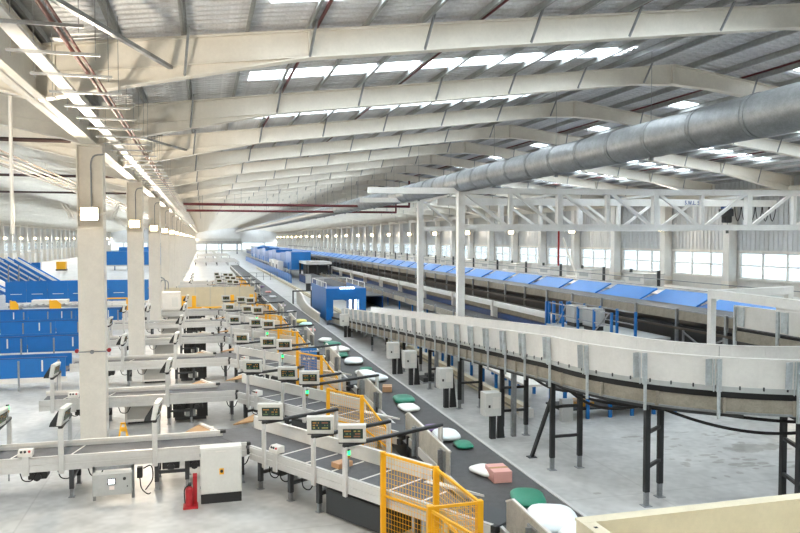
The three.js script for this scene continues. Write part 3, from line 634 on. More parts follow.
// ---------------------------------------------------------------- parcels on the main belt
function parcel(x, d, kind, c, s, turn, label) {
  const g = kind === 'box' ? g_().rbox(-s * .6, s * .6, 0, s * .5, -s * .42, s * .42, .012, 1).geo() : (() => {
    const b = new THREE.SphereGeometry(1, 18, 10), p = b.attributes.position;
    for (let i = 0; i < p.count; i++) { let a = p.getX(i), y = p.getY(i), z = p.getZ(i); const e = v => Math.sign(v) * Math.pow(Math.abs(v), .55);
      const w = 1 + .12 * Math.sin(a * 5 + s * 40) * Math.cos(z * 4 + s * 17); p.setXYZ(i, e(a) * s * .62, (y * w * .5 + .5) * s * .26, e(z) * s * .45); }
    b.computeVertexNormals(); return g_().add(b).geo(); })();
  const o = mesh('parcel', g, pale[c]); o.position.set(x, .752, -d); o.rotation.y = turn;
  const n = ['white', 'pale blue', 'dark green', 'lilac', 'dusty pink', 'brown', 'yellow', 'pale teal', 'purple'][c];
  tag(o, label ?? `${n} ${kind === 'box' ? 'cardboard parcel' : 'plastic mailing bag'} lying on the main belt`, 'parcel', `${n} ${kind === 'box' ? 'cartons' : 'mailing bags'} on the main belt`);
  if (kind === 'box') g_().box(-s * .1, s * .1, s * .5, s * .5 + .003, -s * .42, s * .42).build('tape', M.tan, o);
}
[[5.9, 45.7, 'bag', 6, .8], [5.95, 44, 'bag', 7, .8], [5.9, 41.3, 'bag', 4, .6], [6.0, 37, 'bag', 0, .7], [6.1, 35.4, 'bag', 2, .8], [6.1, 33.5, 'bag', 0, .9], [5.9, 31.9, 'bag', 2, .7], [6.1, 30.1, 'bag', 1, .9], [6.2, 28.2, 'bag', 2, .55], [6.0, 27.4, 'bag', 0, .7], [6.15, 26.3, 'bag', 1, .85], [6.1, 24.3, 'box', 5, .38], [6.2, 22.5, 'bag', 2, .75], [6.05, 21.4, 'bag', 0, .65], [6.05, 18.95, 'bag', 8, .5], [6.15, 18.1, 'bag', 1, .75], [6.3, 17.2, 'bag', 2, .5], [6.2, 14.7, 'box', 4, .5], [6.05, 15.1, 'bag', 0, .6], [6.2, 13.2, 'bag', 2, .75], [6.15, 12.0, 'bag', 1, 1.0], [6.3, 11.2, 'bag', 0, .8], [6.0, 52, 'bag', 0, .6], [5.9, 57, 'bag', 3, .6], [6, 66, 'bag', 1, .7], [6.1, 72, 'bag', 4, .7], [6, 80, 'bag', 8, .8]]
  .forEach(([x, d, k, c, s]) => parcel(x, d, k, c, s, 1.1 + rnd() * .8));
{ const o = mesh('parcel', g_().rbox(-.2, .2, 0, .12, -.14, .14, .012, 1).geo(), pale[5]); o.position.set(2.95, .926, -15.9); o.rotation.y = .5; tag(o, 'small brown carton riding on the nearest angled merge belt', 'parcel'); }

// ---------------------------------------------------------------- raised conveyor that climbs toward the camera and curves right
const rc = thing('raised_conveyor', 'long raised white-sided conveyor climbing and curving right on black legs', 'conveyor', [0, 0, 0]);
const RIN = 3.38, ROUT = 5.03, RCX = 13.68, RCD = 17.0;      // arc centre and radii (far wall, near wall)
const yFloor = d => d >= 17 ? 2.32 - .066 * (d - 17) : 2.32;
const pathAt = s => {                                        // s: metres along the near wall from d = 57 toward the camera
  if (s <= 40) { const d = 57 - s; return { c: [8.65, yFloor(d), d], n: [1, 0] }; }
  const a = (s - 40) / ROUT; if (a < Math.PI / 2) return { c: [RCX - ROUT * Math.cos(a), 2.32, RCD - ROUT * Math.sin(a)], n: [Math.cos(a), Math.sin(a)] };
  const e = s - 40 - ROUT * Math.PI / 2; return { c: [RCX + e, 2.32, RCD - ROUT], n: [0, 1] };
};
const SEND = 40 + ROUT * Math.PI / 2 + 14;
function rpath(s0, s1, step, lift = 0) { const out = []; const n = Math.max(1, Math.ceil((s1 - s0) / step)); for (let i = 0; i <= n; i++) { const { c, n: k } = pathAt(s0 + (s1 - s0) * i / n); out.push([c[0], c[1] + lift, c[2], k[0], k[1]]); } return out; }
const rect = (a, b, y0, y1) => [[a, y0], [a, y1], [b, y1], [b, y0]];
const WID = ROUT - RIN;
g_().sweep(rect(-.02, .03, 0, .36), rpath(0, SEND, .6)).build('frame_side', M.brown, rc, 'grey-brown lower frame side');
g_().sweep(rect(-.05, .0, .0, .05), rpath(0, SEND, .6)).build('frame_lip', M.galv, rc);
g_().sweep(rect(WID - .03, WID + .02, 0, .36), rpath(0, SEND, .6)).build('frame_side', M.brown, rc, 'grey-brown lower frame side');
g_().sweep(rect(.02, WID - .02, .40, .45), rpath(0, SEND, .6)).build('belt', M.beltDark, rc);
g_().sweep(rect(.05, WID - .05, .05, .09), rpath(0, SEND, .6)).build('return_belt', M.rubber, rc);
g_().sweep(rect(-.045, .02, .335, .465), rpath(0, SEND, .6)).build('belt_gap', M.rubber, rc);
// white wall panels, each a piece
const nearPanels = []; for (let s = 11.5; s < SEND;) { const L = s < 38 ? 1.35 : 1.5; nearPanels.push([s, Math.min(s + L - .012, SEND)]); s += L; }
nearPanels.forEach(([a, b]) => g_().sweep([[-.03, .5], [-.07, 1.18], [-.035, 1.18], [.005, .5]], rpath(a, b, .4)).build('wall_panel', M.white, rc));
nearPanels.forEach(([a, b]) => g_().sweep([[WID - .01, .46], [WID + .05, 1.2], [WID + .09, 1.2], [WID + .03, .46]], rpath(a, b, .4)).build('wall_panel', M.white, rc));
g_().sweep(rect(-.09, -.02, 1.17, 1.2), rpath(11.5, SEND, .5)).build('top_edge', M.white, rc);
g_().sweep(rect(WID + .03, WID + .11, 1.19, 1.22), rpath(11.5, SEND, .5)).build('top_edge', M.white, rc);
g_().sweep(rect(-.055, -.03, .465, .575), rpath(11.5, SEND, .5)).build('bolt_strip', M.panelGrey, rc);
{ const b = g_(); for (let s = 11.6; s < SEND; s += .45) { const { c, n } = pathAt(s); b.bar([c[0] - n[0] * .06, c[1] + .52, c[2] - n[1] * .06], [c[0] - n[0] * .06, c[1] + .6, c[2] - n[1] * .06], .025, .025); } const m = b.build('bolts', M.char, rc); m.userData.kind = 'stuff'; }
nearPanels.forEach(([a], i) => {                             // galvanised ribs outside the wall
  const { c, n } = pathAt(a); const t = [-n[1], n[0]], P = (s, y, w) => [c[0] + n[0] * s + t[0] * w, c[1] + y, c[2] + n[1] * s + t[1] * w];
  const r = g_().bar(P(-.1, .46, 0), P(-.13, 1.16, 0), .1, .05).bar(P(-.12, .46, .1), P(-.15, 1.16, .1), .02, .02).bar(P(-.08, -.12, 0), P(-.08, .5, 0), .05, .05);
  r.build('wall_rib', M.galvLite, rc);
  g_().bar(P(-.085, .58, .2), P(-.115, 1.15, .2), .16, .012).build('rib_plate', M.galvLite, rc);
});
for (let s = 12.2; s < SEND; s += 1.35) { const { c, n } = pathAt(s); g_().bar([c[0] - n[0] * .05, c[1] + .02, c[2] - n[1] * .05], [c[0] - n[0] * .05, c[1] + .34, c[2] - n[1] * .05], .07, .05).build('frame_rib', M.brown, rc); }
// legs: ladders of black posts with galvanised feet
const legSpots = [[13.5, 0], [19, 0], [25.4, 0], [29.3, 0], [32.8, 0], [36.6, 0], [39.9, 0], [43.0, 0], [46.1, 0], [51, 0]];
legSpots.forEach(([s], i) => {
  const { c, n } = pathAt(s), h = c[1] - .02, f = .32;
  const a = [c[0] + n[0] * .06, c[2] + n[1] * .06], b = [c[0] + n[0] * .85, c[2] + n[1] * .85];
  for (const q of [a, b]) { const l = g_().box(q[0] - .06, q[0] + .06, f, h, q[1] - .05, q[1] + .05).build('leg', M.black, rc); g_().box(q[0] - .05, q[0] + .05, 0, f + .06, q[1] - .042, q[1] + .042).box(q[0] - .1, q[0] + .1, 0, .015, q[1] - .1, q[1] + .1).build('foot', M.galv, l); }
  if (h > 1) for (const y of h > 1.9 ? [h * .38, h * .72] : [h * .5]) g_().bar([a[0], y, a[1]], [b[0], y, b[1]], .07, .07).build('rung', M.black, rc);
  g_().bar([c[0], h - .05, c[2]], [c[0] + n[0] * WID, h - .05, c[2] + n[1] * WID], .1, .1).build('cross_beam', M.char, rc);
});
{ const { c } = pathAt(39.9); const l = g_().bar([c[0] + .06, 1.95, c[2]], [8.68, .02, 18.25], .08, .08).build('leg', M.black, rc); g_().box(8.56, 8.8, 0, .02, 18.15, 18.35).build('foot', M.char, l); }
// galvanised legs on the incline and sagging cables below
for (const d of [24.9, 20.3, 27.9]) g_().box(9.0, 9.14, 0, yFloor(d), d, d + .12).build('leg', M.galv, rc);
for (const [a, b, k] of [[40, 43, .3], [43, 48, .38], [48, 53, .3], [38, 41, .2], [39, 43.5, .16], [41, 44, .1], [44, 49, .12]]) { const p = []; for (let i = 0; i <= 8; i++) { const { c, n } = pathAt(a + (b - a) * i / 8); p.push([c[0] + n[0] * .3, c[1] - .06 - k * Math.sin(Math.PI * i / 8), c[2] + n[1] * .3]); } g_().tube(p, .035, 20, 6).build('cable', M.rubber, rc); }
g_().sweep(rect(.1, 1.2, -.1, -.04), rpath(33, 45, .6)).build('cable_tray', M.char, rc);

// drive boxes on black pedestals along its straight run
const dbx = thing('drive_box', 'white drive box on a black wedge pedestal beside the raised conveyor', 'control box', [8.25, 0, 24.5], 0, 'white drive boxes along the raised conveyor');
g_().rbox(-.26, .26, .72, 1.42, -.2, .2, .015, 1).build('case', M.cabinet, dbx);
g_().box(-.15, -.09, .98, 1.06, -.215, -.2).build('handle', M.black, dbx);
g_().box(-.02, .2, .95, 1.3, -.207, -.2).build('label_plate', M.white, dbx);
g_().poly('xy', [[.2, 0], [.44, 0], [.32, 1.25], [.27, 1.25]], -.05, .05).box(-.02, .14, 0, .72, -.08, .08).build('pedestal', M.black, dbx);
for (const [x, d] of [[8.3, 20.3], [8.15, 28.7], [8.1, 31.2], [8.3, 43.8]]) dup(dbx, [x, 0, d]);
{ const t = thing('floor_drive', 'low black drive unit on the floor under the raised conveyor', 'drive unit', [9.3, 0, 29.2]); g_().rbox(-.5, .5, .02, .22, -.35, .35, .02, 1).rbox(-.3, .1, .22, .34, -.2, .2, .02, 1).build('block', M.char, t); g_().box(-.55, .55, 0, .05, -.4, .4).build('base', M.galv, t); }

// cream kerb rail behind the raised conveyor
const kerb = thing('kerb_guard', 'long low cream guard kerb on the floor behind the raised conveyor', 'kerb', [10.55, 0, 0]);
for (let d = 22.6; d < 150; d += 2.5) g_().box(-.12, .12, 0, .34, d, d + 2.47).build('kerb_block', M.kerb, kerb);
g_().box(-.16, -.12, .1, .16, 22.6, 150).build('rub_strip', M.brown, kerb);
g_().box(-.3, .12, 0, .3, 22.3, 22.6).build('end_block', M.white, kerb);

// ---------------------------------------------------------------- blue scanning tunnel
{ const t = thing('scan_tunnel', 'blue scanning tunnel with white lights over the start of the raised conveyor', 'scanner', [9.65, 0, 50.2]);
  const w = 1.42, y0 = .35, y1 = 2.55, L = 7;
  g_().box(-w, -w + .5, y0, y1, 0, .6).box(w - .5, w, y0, y1, 0, .6).box(-w + .5, w - .5, 1.75, y1, 0, .6).build('front_portal', M.blue, t);
  g_().box(-w, -w + .06, y0, y1, .6, L).build('side_panel', M.blue, t); g_().box(w - .06, w, y0, y1, .6, L).build('side_panel', M.blue, t);
  g_().box(-w, w, y1 - .06, y1, .6, 2.2).build('roof_panel', M.blue, t);
  for (const x of [-w + .12, w - .12]) for (const d of [.2, L - .2]) g_().box(x - .05, x + .05, 0, y0, d - .05, d + .05).build('leg', M.galv, t);
  const rail = g_(); for (const x of [-w + .05, w - .05]) { for (const d of [.3, 2.4, 4.6, L - .1]) rail.bar([x, y1, d], [x, y1 + .38, d], .05, .05); rail.bar([x, y1 + .38, .3], [x, y1 + .38, L - .1], .05, .05); } rail.bar([-w + .05, y1 + .38, L - .1], [w - .05, y1 + .38, L - .1], .05, .05); rail.build('top_rail', M.truss, t);
  g_().box(-.45, .55, y1 - .03, y1 + .08, -.08, 0).build('glowing_tube', M.tubeLamp, t);
  for (const x of [.35, .75]) g_().box(x, x + .12, .7, 1.72, .62, .7).build('glowing_panel', M.tubeLamp, t);
  const l = new THREE.RectAreaLight(0xeef6ff, 14, 1.2, 1); l.position.set(9.9, 1.6, -50.0); l.rotation.y = 0; l.lookAt(9.9, 1.4, -40); scene.add(l); }
// black portal and curved white guard where another belt joins
{ const t = thing('belt_portal', 'black square portal frame beside the main belt', 'portal', [0, 0, 60]);
  g_().box(7.05, 7.15, 0, 1.75, -.06, .06).box(8.55, 8.65, 0, 1.75, -.06, .06).box(7.05, 8.65, 1.68, 1.78, -.06, .06).build('frame', M.black, t); }
{ const t = thing('curved_guard', 'curved white belt guard sweeping onto the main belt', 'guard', [0, 0, 0]);
  const pts = [[8.4, 68], [8.2, 63.5], [7.9, 60], [7.5, 56], [7.2, 52], [7.06, 48.5], [7.02, 45.5]], cv = new THREE.CatmullRomCurve3(pts.map(([x, d]) => V(x, 0, d))).getPoints(24);
  const path = cv.map((p, i) => { const q = cv[Math.min(i + 1, 24)], r = cv[Math.max(i - 1, 0)], tx = q.x - r.x, td = -(q.z - r.z), l = Math.hypot(tx, td); return [p.x, 0, -p.z, -td / l, tx / l]; });
  g_().sweep(rect(-.04, .04, .0, 1.3), path).build('guard_wall', M.plate, t); g_().sweep(rect(-.07, .07, 1.28, 1.34), path).build('top_edge', M.white, t); }

// ---------------------------------------------------------------- sorter lines on the right
const sorter = thing('sorter_line', 'long raised sorter deck with dark belt and galvanised side posts', 'sorter', [0, 0, 0]);
const SE = 330;
g_().box(20.6, 22.6, 2.68, 2.78, 24.6, SE).build('belt_deck', M.belt, sorter);
for (let d = 24.6; d < SE; d += 6.4) { g_().box(20.52, 20.6, 2.4, 2.84, d, d + 6.36).build('side_panel', M.brown, sorter); }
g_().box(20.48, 20.52, 2.8, 2.86, 24.6, SE).build('top_rail', M.galv, sorter);
for (let d = 25.0; d < 200; d += 3.2) g_().box(20.42, 20.54, 0, 2.9, d, d + .12).build('post', M.galv, sorter);
g_().box(20.4, 22.6, 1.98, 2.08, 24.6, SE).build('lower_shelf', M.beltBrown, sorter);
g_().box(20.5, 20.56, 2.08, 2.2, 24.6, SE).build('cable_run', M.rubber, sorter);
g_().box(21.4, 22.4, 0, 1.95, 24.6, SE).build('inner_housing', M.char, sorter);
const low = thing('lower_sorter', 'low brown sorter belt below the white mezzanine beam', 'sorter', [0, 0, 0]);
g_().box(18.46, 20.4, 1.55, 1.62, 36, SE).build('belt', M.beltBrown, low);
g_().box(18.42, 18.46, 1.3, 1.66, 36, SE).build('side_panel', M.brown, low);
g_().box(18.6, 20.2, .0, 1.2, 36, SE).build('base_housing', M.blueDark, low);
g_().box(16.2, 17.9, .98, 1.05, 36, 102).build('belt', M.beltDark, low);
for (let d = 36; d < 102; d += 4) g_().box(16.14, 16.2, .72, 1.12, d, d + 3.96).build('side_panel', M.brown, low);
for (let d = 36; d < 102; d += 4) g_().box(16.1, 16.2, 0, .75, d, d + .1).build('leg', M.blue, low);
for (let d = 36; d < 102; d += 4) g_().box(16.08, 16.2, .7, 1.3, d + 2, d + 2.08).build('post', M.galv, low);
const brightBeam = thing('mezzanine_beam', 'long white mezzanine edge beam on short white posts along the sorters', 'beam', [18.2, 0, 0]);
g_().box(-.1, .1, 1.66, 1.98, 35.6, 128).build('beam', M.truss, brightBeam);
for (let d = 36.2; d < 128; d += 7.8) g_().box(-.17, .17, 0, 1.66, d - .17, d + .17).box(-.22, .0, 1.4, 2.02, d - .1, d + .1).build('post', M.white, brightBeam);

// blue chute hoods along the sorter
const hood = (() => { const t = thing('chute_hood', 'blue sloping chute hood on the far edge of the sorter deck', 'chute', [22.65, 2.7, 24], 0, 'row of blue chute hoods along the sorter');
  g_().poly('xy', [[0, 0], [.06, .02], [1.15, .58], [1.1, .64], [0, .08]], 0, 3.9).build('slope_panel', M.hood, t);
  g_().poly('xy', [[0, -.3], [1.5, -.3], [1.5, .3], [1.15, .6], [0, .06]], 3.9, 3.98).build('cheek', M.blue, t);
  g_().poly('xy', [[0, -.3], [1.5, -.3], [1.5, .1], [.9, .3], [0, .02]], 4.0, 4.6).build('gap_panel', M.blue, t);
  g_().box(-.02, .2, .02, .06, .2, 1.4).build('white_slide', M.white, t);
  g_().box(0.1, 1.4, -2.7, -.3, .1, .3).build('stand', M.blue, t);
  return t; })();
hood.position.z = -25.2;
for (let k = 1; k < 62; k++) dup(hood, [22.65, 2.7, 25.2 + 4.65 * k]);
{ const o = tag(g_().box(24.5, 24.62, 3.2, 3.32, 22, SE).build('chute_rail', M.truss), 'thin white rail behind the blue chute hoods', 'rail'); void o; }
// white-panelled end of the sorter by the white frame
{ const t = thing('panelled_conveyor', 'grey-white panelled conveyor end on posts under the white portal frame', 'conveyor', [0, 0, 0]);
  for (let k = 0; k < 4; k++) { const d = 24.3 - k * 2.2; g_().box(20.2, 20.26, 2.55, 3.4, d, d - 2.17).build('wall_panel', M.white, t); g_().box(20.1, 20.2, 0, 3.35, d - .1, d - .2).build('post', M.galvLite, t); g_().box(20.14, 20.2, 2.6, 3.35, d - .3, d - .6).build('rib_plate', M.galvLite, t); }
  g_().box(20.2, 22.2, 2.4, 2.5, 15.6, 24.3).build('belt', M.rubber, t); g_().box(20.16, 20.24, 2.0, 2.4, 15.6, 24.3).build('frame_side', M.brown, t);
  g_().box(22.2, 22.26, 2.4, 3.4, 15.6, 24.3).build('back_panel', M.white, t); }
// blue-posted maintenance platform with grey boxes
{ const t = thing('maintenance_platform', 'platform with blue posts and grey handrails before the sorter', 'platform', [17.6, 0, 33.5]);
  g_().box(-.3, 2.6, 1.5, 1.6, -5.2, 1.4).build('deck', M.panelGrey, t);
  for (let k = 0; k < 5; k++) for (const x of [-.2, 1.0]) g_().box(x - .05, x + .05, 0, 2.75, -4.9 + k * 1.5 - .05, -4.9 + k * 1.5 + .05).build('post', M.blue, t);
  for (const [x, d] of [[-.25, 1.3], [.15, 1.3], [.45, 1.1], [.75, .9]]) g_().box(x - .07, x + .07, 0, 2.75, d - .07, d + .07).build('post', M.blue, t);
  for (const y of [2.15, 2.7]) for (const x of [-.2, 1.0]) g_().bar([x, y, -4.9], [x, y, 1.3], .05, .05).build('handrail', M.galv, t);
  g_().bar([-.2, 1.7, -3.4], [-.2, 2.7, -4.7], .05, .05).bar([-.2, 1.7, .2], [-.2, 2.7, -.7], .05, .05).build('brace', M.galv, t); }
for (const d of [33.3, 31.6]) { const t = thing('grey_cabinet', 'pale grey cabinet on the blue-posted platform', 'cabinet', [18.25, 1.6, d], 0, 'pair of grey cabinets on the platform'); g_().rbox(-.35, .35, .2, 1.05, -.45, .45, .02, 1).build('case', M.panelGrey, t); g_().box(-.3, .3, 0, .2, -.4, .4).build('plinth', M.black, t); }
// crossed frame under the deck
tag(g_().bar([20.3, .9, 25], [20.3, 1.9, 27.5], .06, .06).bar([20.3, 1.9, 25], [20.3, .9, 27.5], .06, .06).box(20.27, 20.33, 0, 2, 24.9, 25).box(20.27, 20.33, 0, 2, 27.5, 27.6).build('cross_frame', M.galv), 'galvanised crossed bracing frame under the sorter deck', 'frame');
// low machines beyond the kerb, blue legs
const bench = thing('blue_leg_bench', 'low pale bench conveyor on blue legs beyond the kerb', 'conveyor', [11.85, 0, 27.2], 0, 'blue-legged bench conveyors');
g_().box(-.6, .6, .62, .7, -3, 3).build('top', M.white, bench);
for (let d = -2.8; d < 3; d += 1.4) for (const x of [-.5, .5]) g_().box(x - .05, x + .05, 0, .62, d - .05, d + .05).build('leg', M.blue, bench);
for (const d of [34, 41, 48]) dup(bench, [11.85, 0, d]);
{ const t = thing('blue_rack', 'blue-legged rack with black and orange trays under the raised conveyor curve', 'rack', [13.6, 0, 22.3]);
  g_().box(-2.2, 2.2, .95, 1.03, -.6, .6).box(-2.2, 2.2, .3, .36, -.6, .6).build('shelf', M.black, t); for (let x = -2.1; x < 2.2; x += .84) g_().box(x - .05, x + .05, 0, 1.4, -.65, -.55).build('leg', M.blue, t);
  for (const x of [-1.2, .3]) g_().box(x - .3, x + .3, .37, .5, -.4, .4).build('tray', M.amber, t); g_().box(-2.3, -1.9, 0, .75, -.8, -.6).build('guard_post', M.panelGrey, t); }

// ---------------------------------------------------------------- white lattice gantry with hoist
function truss(name, label, P, Q, nBays, posts, extraLeft, y0, y1) {      // P, Q: [x, d]
  const t = thing(name, label, 'gantry', [P[0], 0, P[1]]);
  const dx = Q[0] - P[0], dd = Q[1] - P[1], L = Math.hypot(dx, dd), u = [dx / L, dd / L], at = (s, y) => [u[0] * s, y, u[1] * s];
  g_().bar(at(-extraLeft, y1), at(L, y1), .3, .3).build('top_chord', M.truss, t);
  g_().bar(at(0, y0), at(L, y0), .3, .3).build('bottom_chord', M.truss, t);
  const b = L / nBays;
  for (let k = 0; k <= nBays; k++) {
    const big = posts.includes(k);
    g_().bar(at(k * b, big ? 0 : y0), at(k * b, big ? y1 + .15 : y1), big && k === 0 ? .36 : k % 2 ? .2 : .3).build(big ? 'post' : 'upright', M.truss, t);
    if (k < nBays) { const up = k > 4; g_().bar(at(k * b + .1, up ? y0 : y1), at((k + 1) * b - .1, up ? y1 : y0), .16, .16).build('diagonal', M.truss, t); }
  }
  return t;
}
const TP = [12.97, 35.95], TQ = [33.8, 32.58];
truss('lattice_gantry', 'white lattice gantry beam on square posts, nearer of the parallel pair', TP, TQ, 8, [0], 4.85, 6.62, 8.5);
truss('lattice_gantry', 'white lattice gantry beam on square posts, farther of the parallel pair', [14.12, 47.1], [33.2, 44.0], 7, [0], 4.05, 6.69, 8.6);
{ const t = thing('crane_beam', 'white runway beam lettered with its load limit between the lattice beams', 'beam', [0, 0, 0]);
  g_().bar([13.4, 8.2, 41.2], [34.4, 8.2, 37.84], .18, .4).build('beam', M.truss, t);
  for (const [x, d] of [[13.5, 41.2], [19.2, 40.25], [24.9, 39.35], [30.6, 38.45]]) g_().bar([x - .7, 8.46, d - 5.0], [x + .9, 8.46, d + 5.9], .14, .14).build('tie', M.truss, t);
  lettering('S.W.L. 5 tonne', .24, M.blueDark, t, [29.35, 8.09, 38.545], Math.atan2(3.2, 20)); }
{ const t = thing('chain_hoist', 'black chain hoist hanging from the white runway beam', 'hoist', [31.2, 7.3, 38.35]);
  g_().rbox(-.4, .4, .1, .55, -.22, .22, .06).rbox(-.2, .3, -.3, .15, -.2, .2, .06).build('motor', M.black, t); g_().box(-.3, .3, .55, .7, -.12, .12).build('trolley', M.blueDark, t);
  g_().cyl([.1, -.3, 0], [.1, -.75, 0], .03, 6).build('chain', M.galv, t); g_().rbox(.02, .18, -.95, -.75, -.06, .06, .03).build('hook_block', M.black, t); }
{ const t = thing('festoon_cable', 'black festoon cable looping below the runway beam', 'cable', [0, 0, 0]);
  for (let k = 0; k < 6; k++) { const x = 31.75 + k * .45, d = 38.27 - k * .072; g_().tube([[x, 7.985, d], [x + .06, 7.5, d - .01], [x + .2, 7.1, d - .03], [x + .36, 7.5, d - .05], [x + .42, 7.985, d - .06]], .026, 16, 5).build('loop', M.rubber, t); } }
tag(g_().bar([34.3, 6.1, 65.4], [34.3, .05, 61.0], .17, .17).build('slant_strut', M.white), 'slanting white strut before the right side wall windows', 'strut');
// white portal frame right of the curve
{ const t = thing('portal_frame', 'white rectangular portal frame standing over the panelled conveyor end', 'frame', [0, 0, 0]);
  g_().box(18.44, 18.66, 0, 4.1, 23.39, 23.61).build('post', M.truss, t);
  g_().bar([18.55, 3.93, 23.37], [17.7, 3.93, 16.5], .24, .32).build('beam', M.truss, t); g_().bar([18.68, 3.93, 23.5], [22.8, 3.93, 24.3], .24, .3).build('beam', M.truss, t);
  g_().box(22.7, 22.95, 0, 4.1, 24.2, 24.45).build('post', M.truss, t); g_().box(17.55, 17.8, 0, 4.1, 16.3, 16.55).build('post', M.truss, t); }
// far blue machines
{ const t = thing('blue_machine', 'big blue sorting machine housing far down the hall', 'machine', [13, 0, 112]);
  for (let k = 0; k < 12; k++) g_().box(0, 3, 1.3, 4.0 - (k % 3) * .25, k * 8, k * 8 + 7.8).build('housing', k % 2 ? M.blue : M.blueLite, t);
  for (let k = 0; k < 24; k++) g_().box(-.1, 0, 0, 1.4, k * 4, k * 4 + .2).build('leg', M.blueDark, t);
  g_().box(-.4, 3, 1.1, 1.3, 0, 95).build('platform', M.panelGrey, t);
  for (let k = 0; k < 8; k++) g_().box(-.45, -.35, 1.3, 2.4, k * 12, k * 12 + .1).build('post', M.blueLite, t); g_().box(-.45, -.38, 2.35, 2.42, 0, 95).build('handrail', M.blueLite, t); }
{ const t = thing('blue_skirt_wall', 'low blue panel wall beside the kerb far down the hall', 'barrier', [11.5, 0, 99]); for (let k = 0; k < 36; k++) g_().box(-.04, .04, .05, 1.2, k * 3, k * 3 + 2.9).box(-.06, .06, 0, 1.25, k * 3 + 2.9, k * 3 + 3).build('panel', M.blue, t); }
{ const t = thing('white_machine', 'white machine cabinet before the far blue housing', 'machine', [11.95, 0, 118]); for (let k = 0; k < 3; k++) { g_().rbox(-.4, .5, .2, 2.4, k * 6, k * 6 + 4, .05, 1).build('cabinet', M.white, t); g_().box(-.42, -.4, 1, 1.9, k * 6 + 1, k * 6 + 3).build('window', M.char, t); g_().box(-.35, .45, 0, .2, k * 6 + .1, k * 6 + 3.9).build('plinth', M.black, t); } }
{ const t = thing('conveyor_tower', 'grey tower frame with dark legs at the start of the white mezzanine beam', 'tower', [14.5, 0, 104]); g_().box(-.3, 3.4, 2.35, 2.7, 0, 8).build('deck', M.truss, t); for (const x of [-.2, 1.4, 3.2]) for (const d of [.2, 7.6]) g_().box(x - .12, x + .12, 0, 2.4, d - .12, d + .12).build('leg', M.char, t); g_().box(.2, 3, .1, 2.2, 1, 7).build('inner_housing', M.char, t); }
for (const [x, d] of [[11.7, 84], [11.9, 76]]) { const t = thing('control_post', 'white-topped control post standing on the floor before the sorters', 'control post', [x, 0, d], 0, 'pair of control posts'); g_().rbox(-.3, .3, .9, 1.9, -.3, .3, .03, 1).build('case', M.panelGrey, t); g_().box(-.25, .25, 0, .9, -.25, .25).build('pedestal', M.black, t); }
{ const t = thing('blue_sorter_base', 'low dark blue sorter base panels along the far floor', 'sorter', [13.2, 0, 62]); for (let k = 0; k < 14; k++) g_().box(0, .1, .05, 1.0, k * 3, k * 3 + 2.9).build('panel', M.blueDark, t); g_().box(0, 2, 1.0, 1.06, 0, 42).build('belt', M.belt, t); g_().box(1.9, 2, 0, 1, 0, 42).build('back_panel', M.blueDark, t); }
// gallery with white units below the right windows
const gal = thing('wall_gallery', 'grey steel gallery deck running below the right windows', 'gallery', [0, 0, 0]);
g_().box(27.6, 33.9, 2.42, 2.55, 20, 330).build('deck', M.panelGrey, gal); for (let d = 22; d < 200; d += 7.2) g_().box(27.8, 28.0, 0, 2.42, d, d + .2).build('post', M.galv, gal); g_().box(27.58, 27.64, 3.45, 3.5, 20, 330).box(27.58, 27.64, 3.0, 3.04, 20, 330).build('handrail', M.galv, gal);
const dock = thing('gallery_unit', 'white boxed unit on the gallery below a right side wall window', 'unit', [30.6, 2.55, wallD[8] + 3.4], 0, 'white units on the wall gallery');
g_().box(-.8, .8, .12, .95, -1.2, 1.2).build('housing', M.white, dock); g_().box(-.85, .85, .95, 1.0, -1.25, 1.25).build('lid', M.panelGrey, dock); g_().box(-.75, .75, 0, .12, -1.1, 1.1).build('base', M.cream, dock);
for (const d of [-1.7, 1.7]) g_().box(-.08, .08, 0, 1.25, d - .08, d + .08).build('post', M.char, dock); g_().box(-.83, -.8, .45, .75, -.7, .7).build('window', M.panelGrey, dock);
for (let i = 9; i < 40; i++) dup(dock, [30.6, 2.55, wallD[i] + 3.4]);
const sorter2 = thing('wall_sorter', 'second long sorter deck with grey side rails behind the blue hoods', 'sorter', [0, 0, 0]);
g_().box(24.8, 26.9, 1.6, 1.7, 30, SE).build('belt_deck', M.beltBrown, sorter2); g_().box(24.75, 24.8, 1.4, 1.8, 30, SE).build('side_panel', M.brown, sorter2); for (let d = 31; d < 150; d += 6) g_().box(24.7, 24.8, 0, 1.9, d, d + .12).build('post', M.galv, sorter2);
g_().box(26.9, 26.95, 1.2, 1.9, 30, SE).build('back_panel', M.white, sorter2);

// ---------------------------------------------------------------- left side of the hall
{ const t = thing('panel_partition', 'cream panel partition behind the last near feeder', 'partition', [0, 0, 63.5]);
  for (let k = 0; k < 6; k++) g_().box(-3.1 + k * 1.22, -3.1 + k * 1.22 + 1.2, .05, 1.95, 0, .06).build('panel', M.kerb, t);
  for (let k = 0; k <= 6; k++) g_().box(-3.13 + k * 1.22, -3.09 + k * 1.22, 0, 2.0, -.03, .09).build('upright', M.panelGrey, t); }
const yp = thing('guard_post', 'yellow square guard post before the cream partition', 'post', [-1.55, 0, 62], 0, 'yellow guard posts');
g_().box(-.16, .16, 0, 1.35, -.12, .12).build('post_body', M.yellow, yp); g_().box(-.22, .22, 0, .04, -.2, .2).build('foot_plate', M.yellow, yp);
for (const [x, d, ] of [[-.75, 62], [2.3, 62.3], [3.9, 62.5]]) dup(yp, [x, 0, d]);
tag(g_().box(-1.5, 2.2, .3, .42, 62.1, 62.2).build('guard_rail', M.yellow), 'low yellow rail joining the guard posts', 'rail');
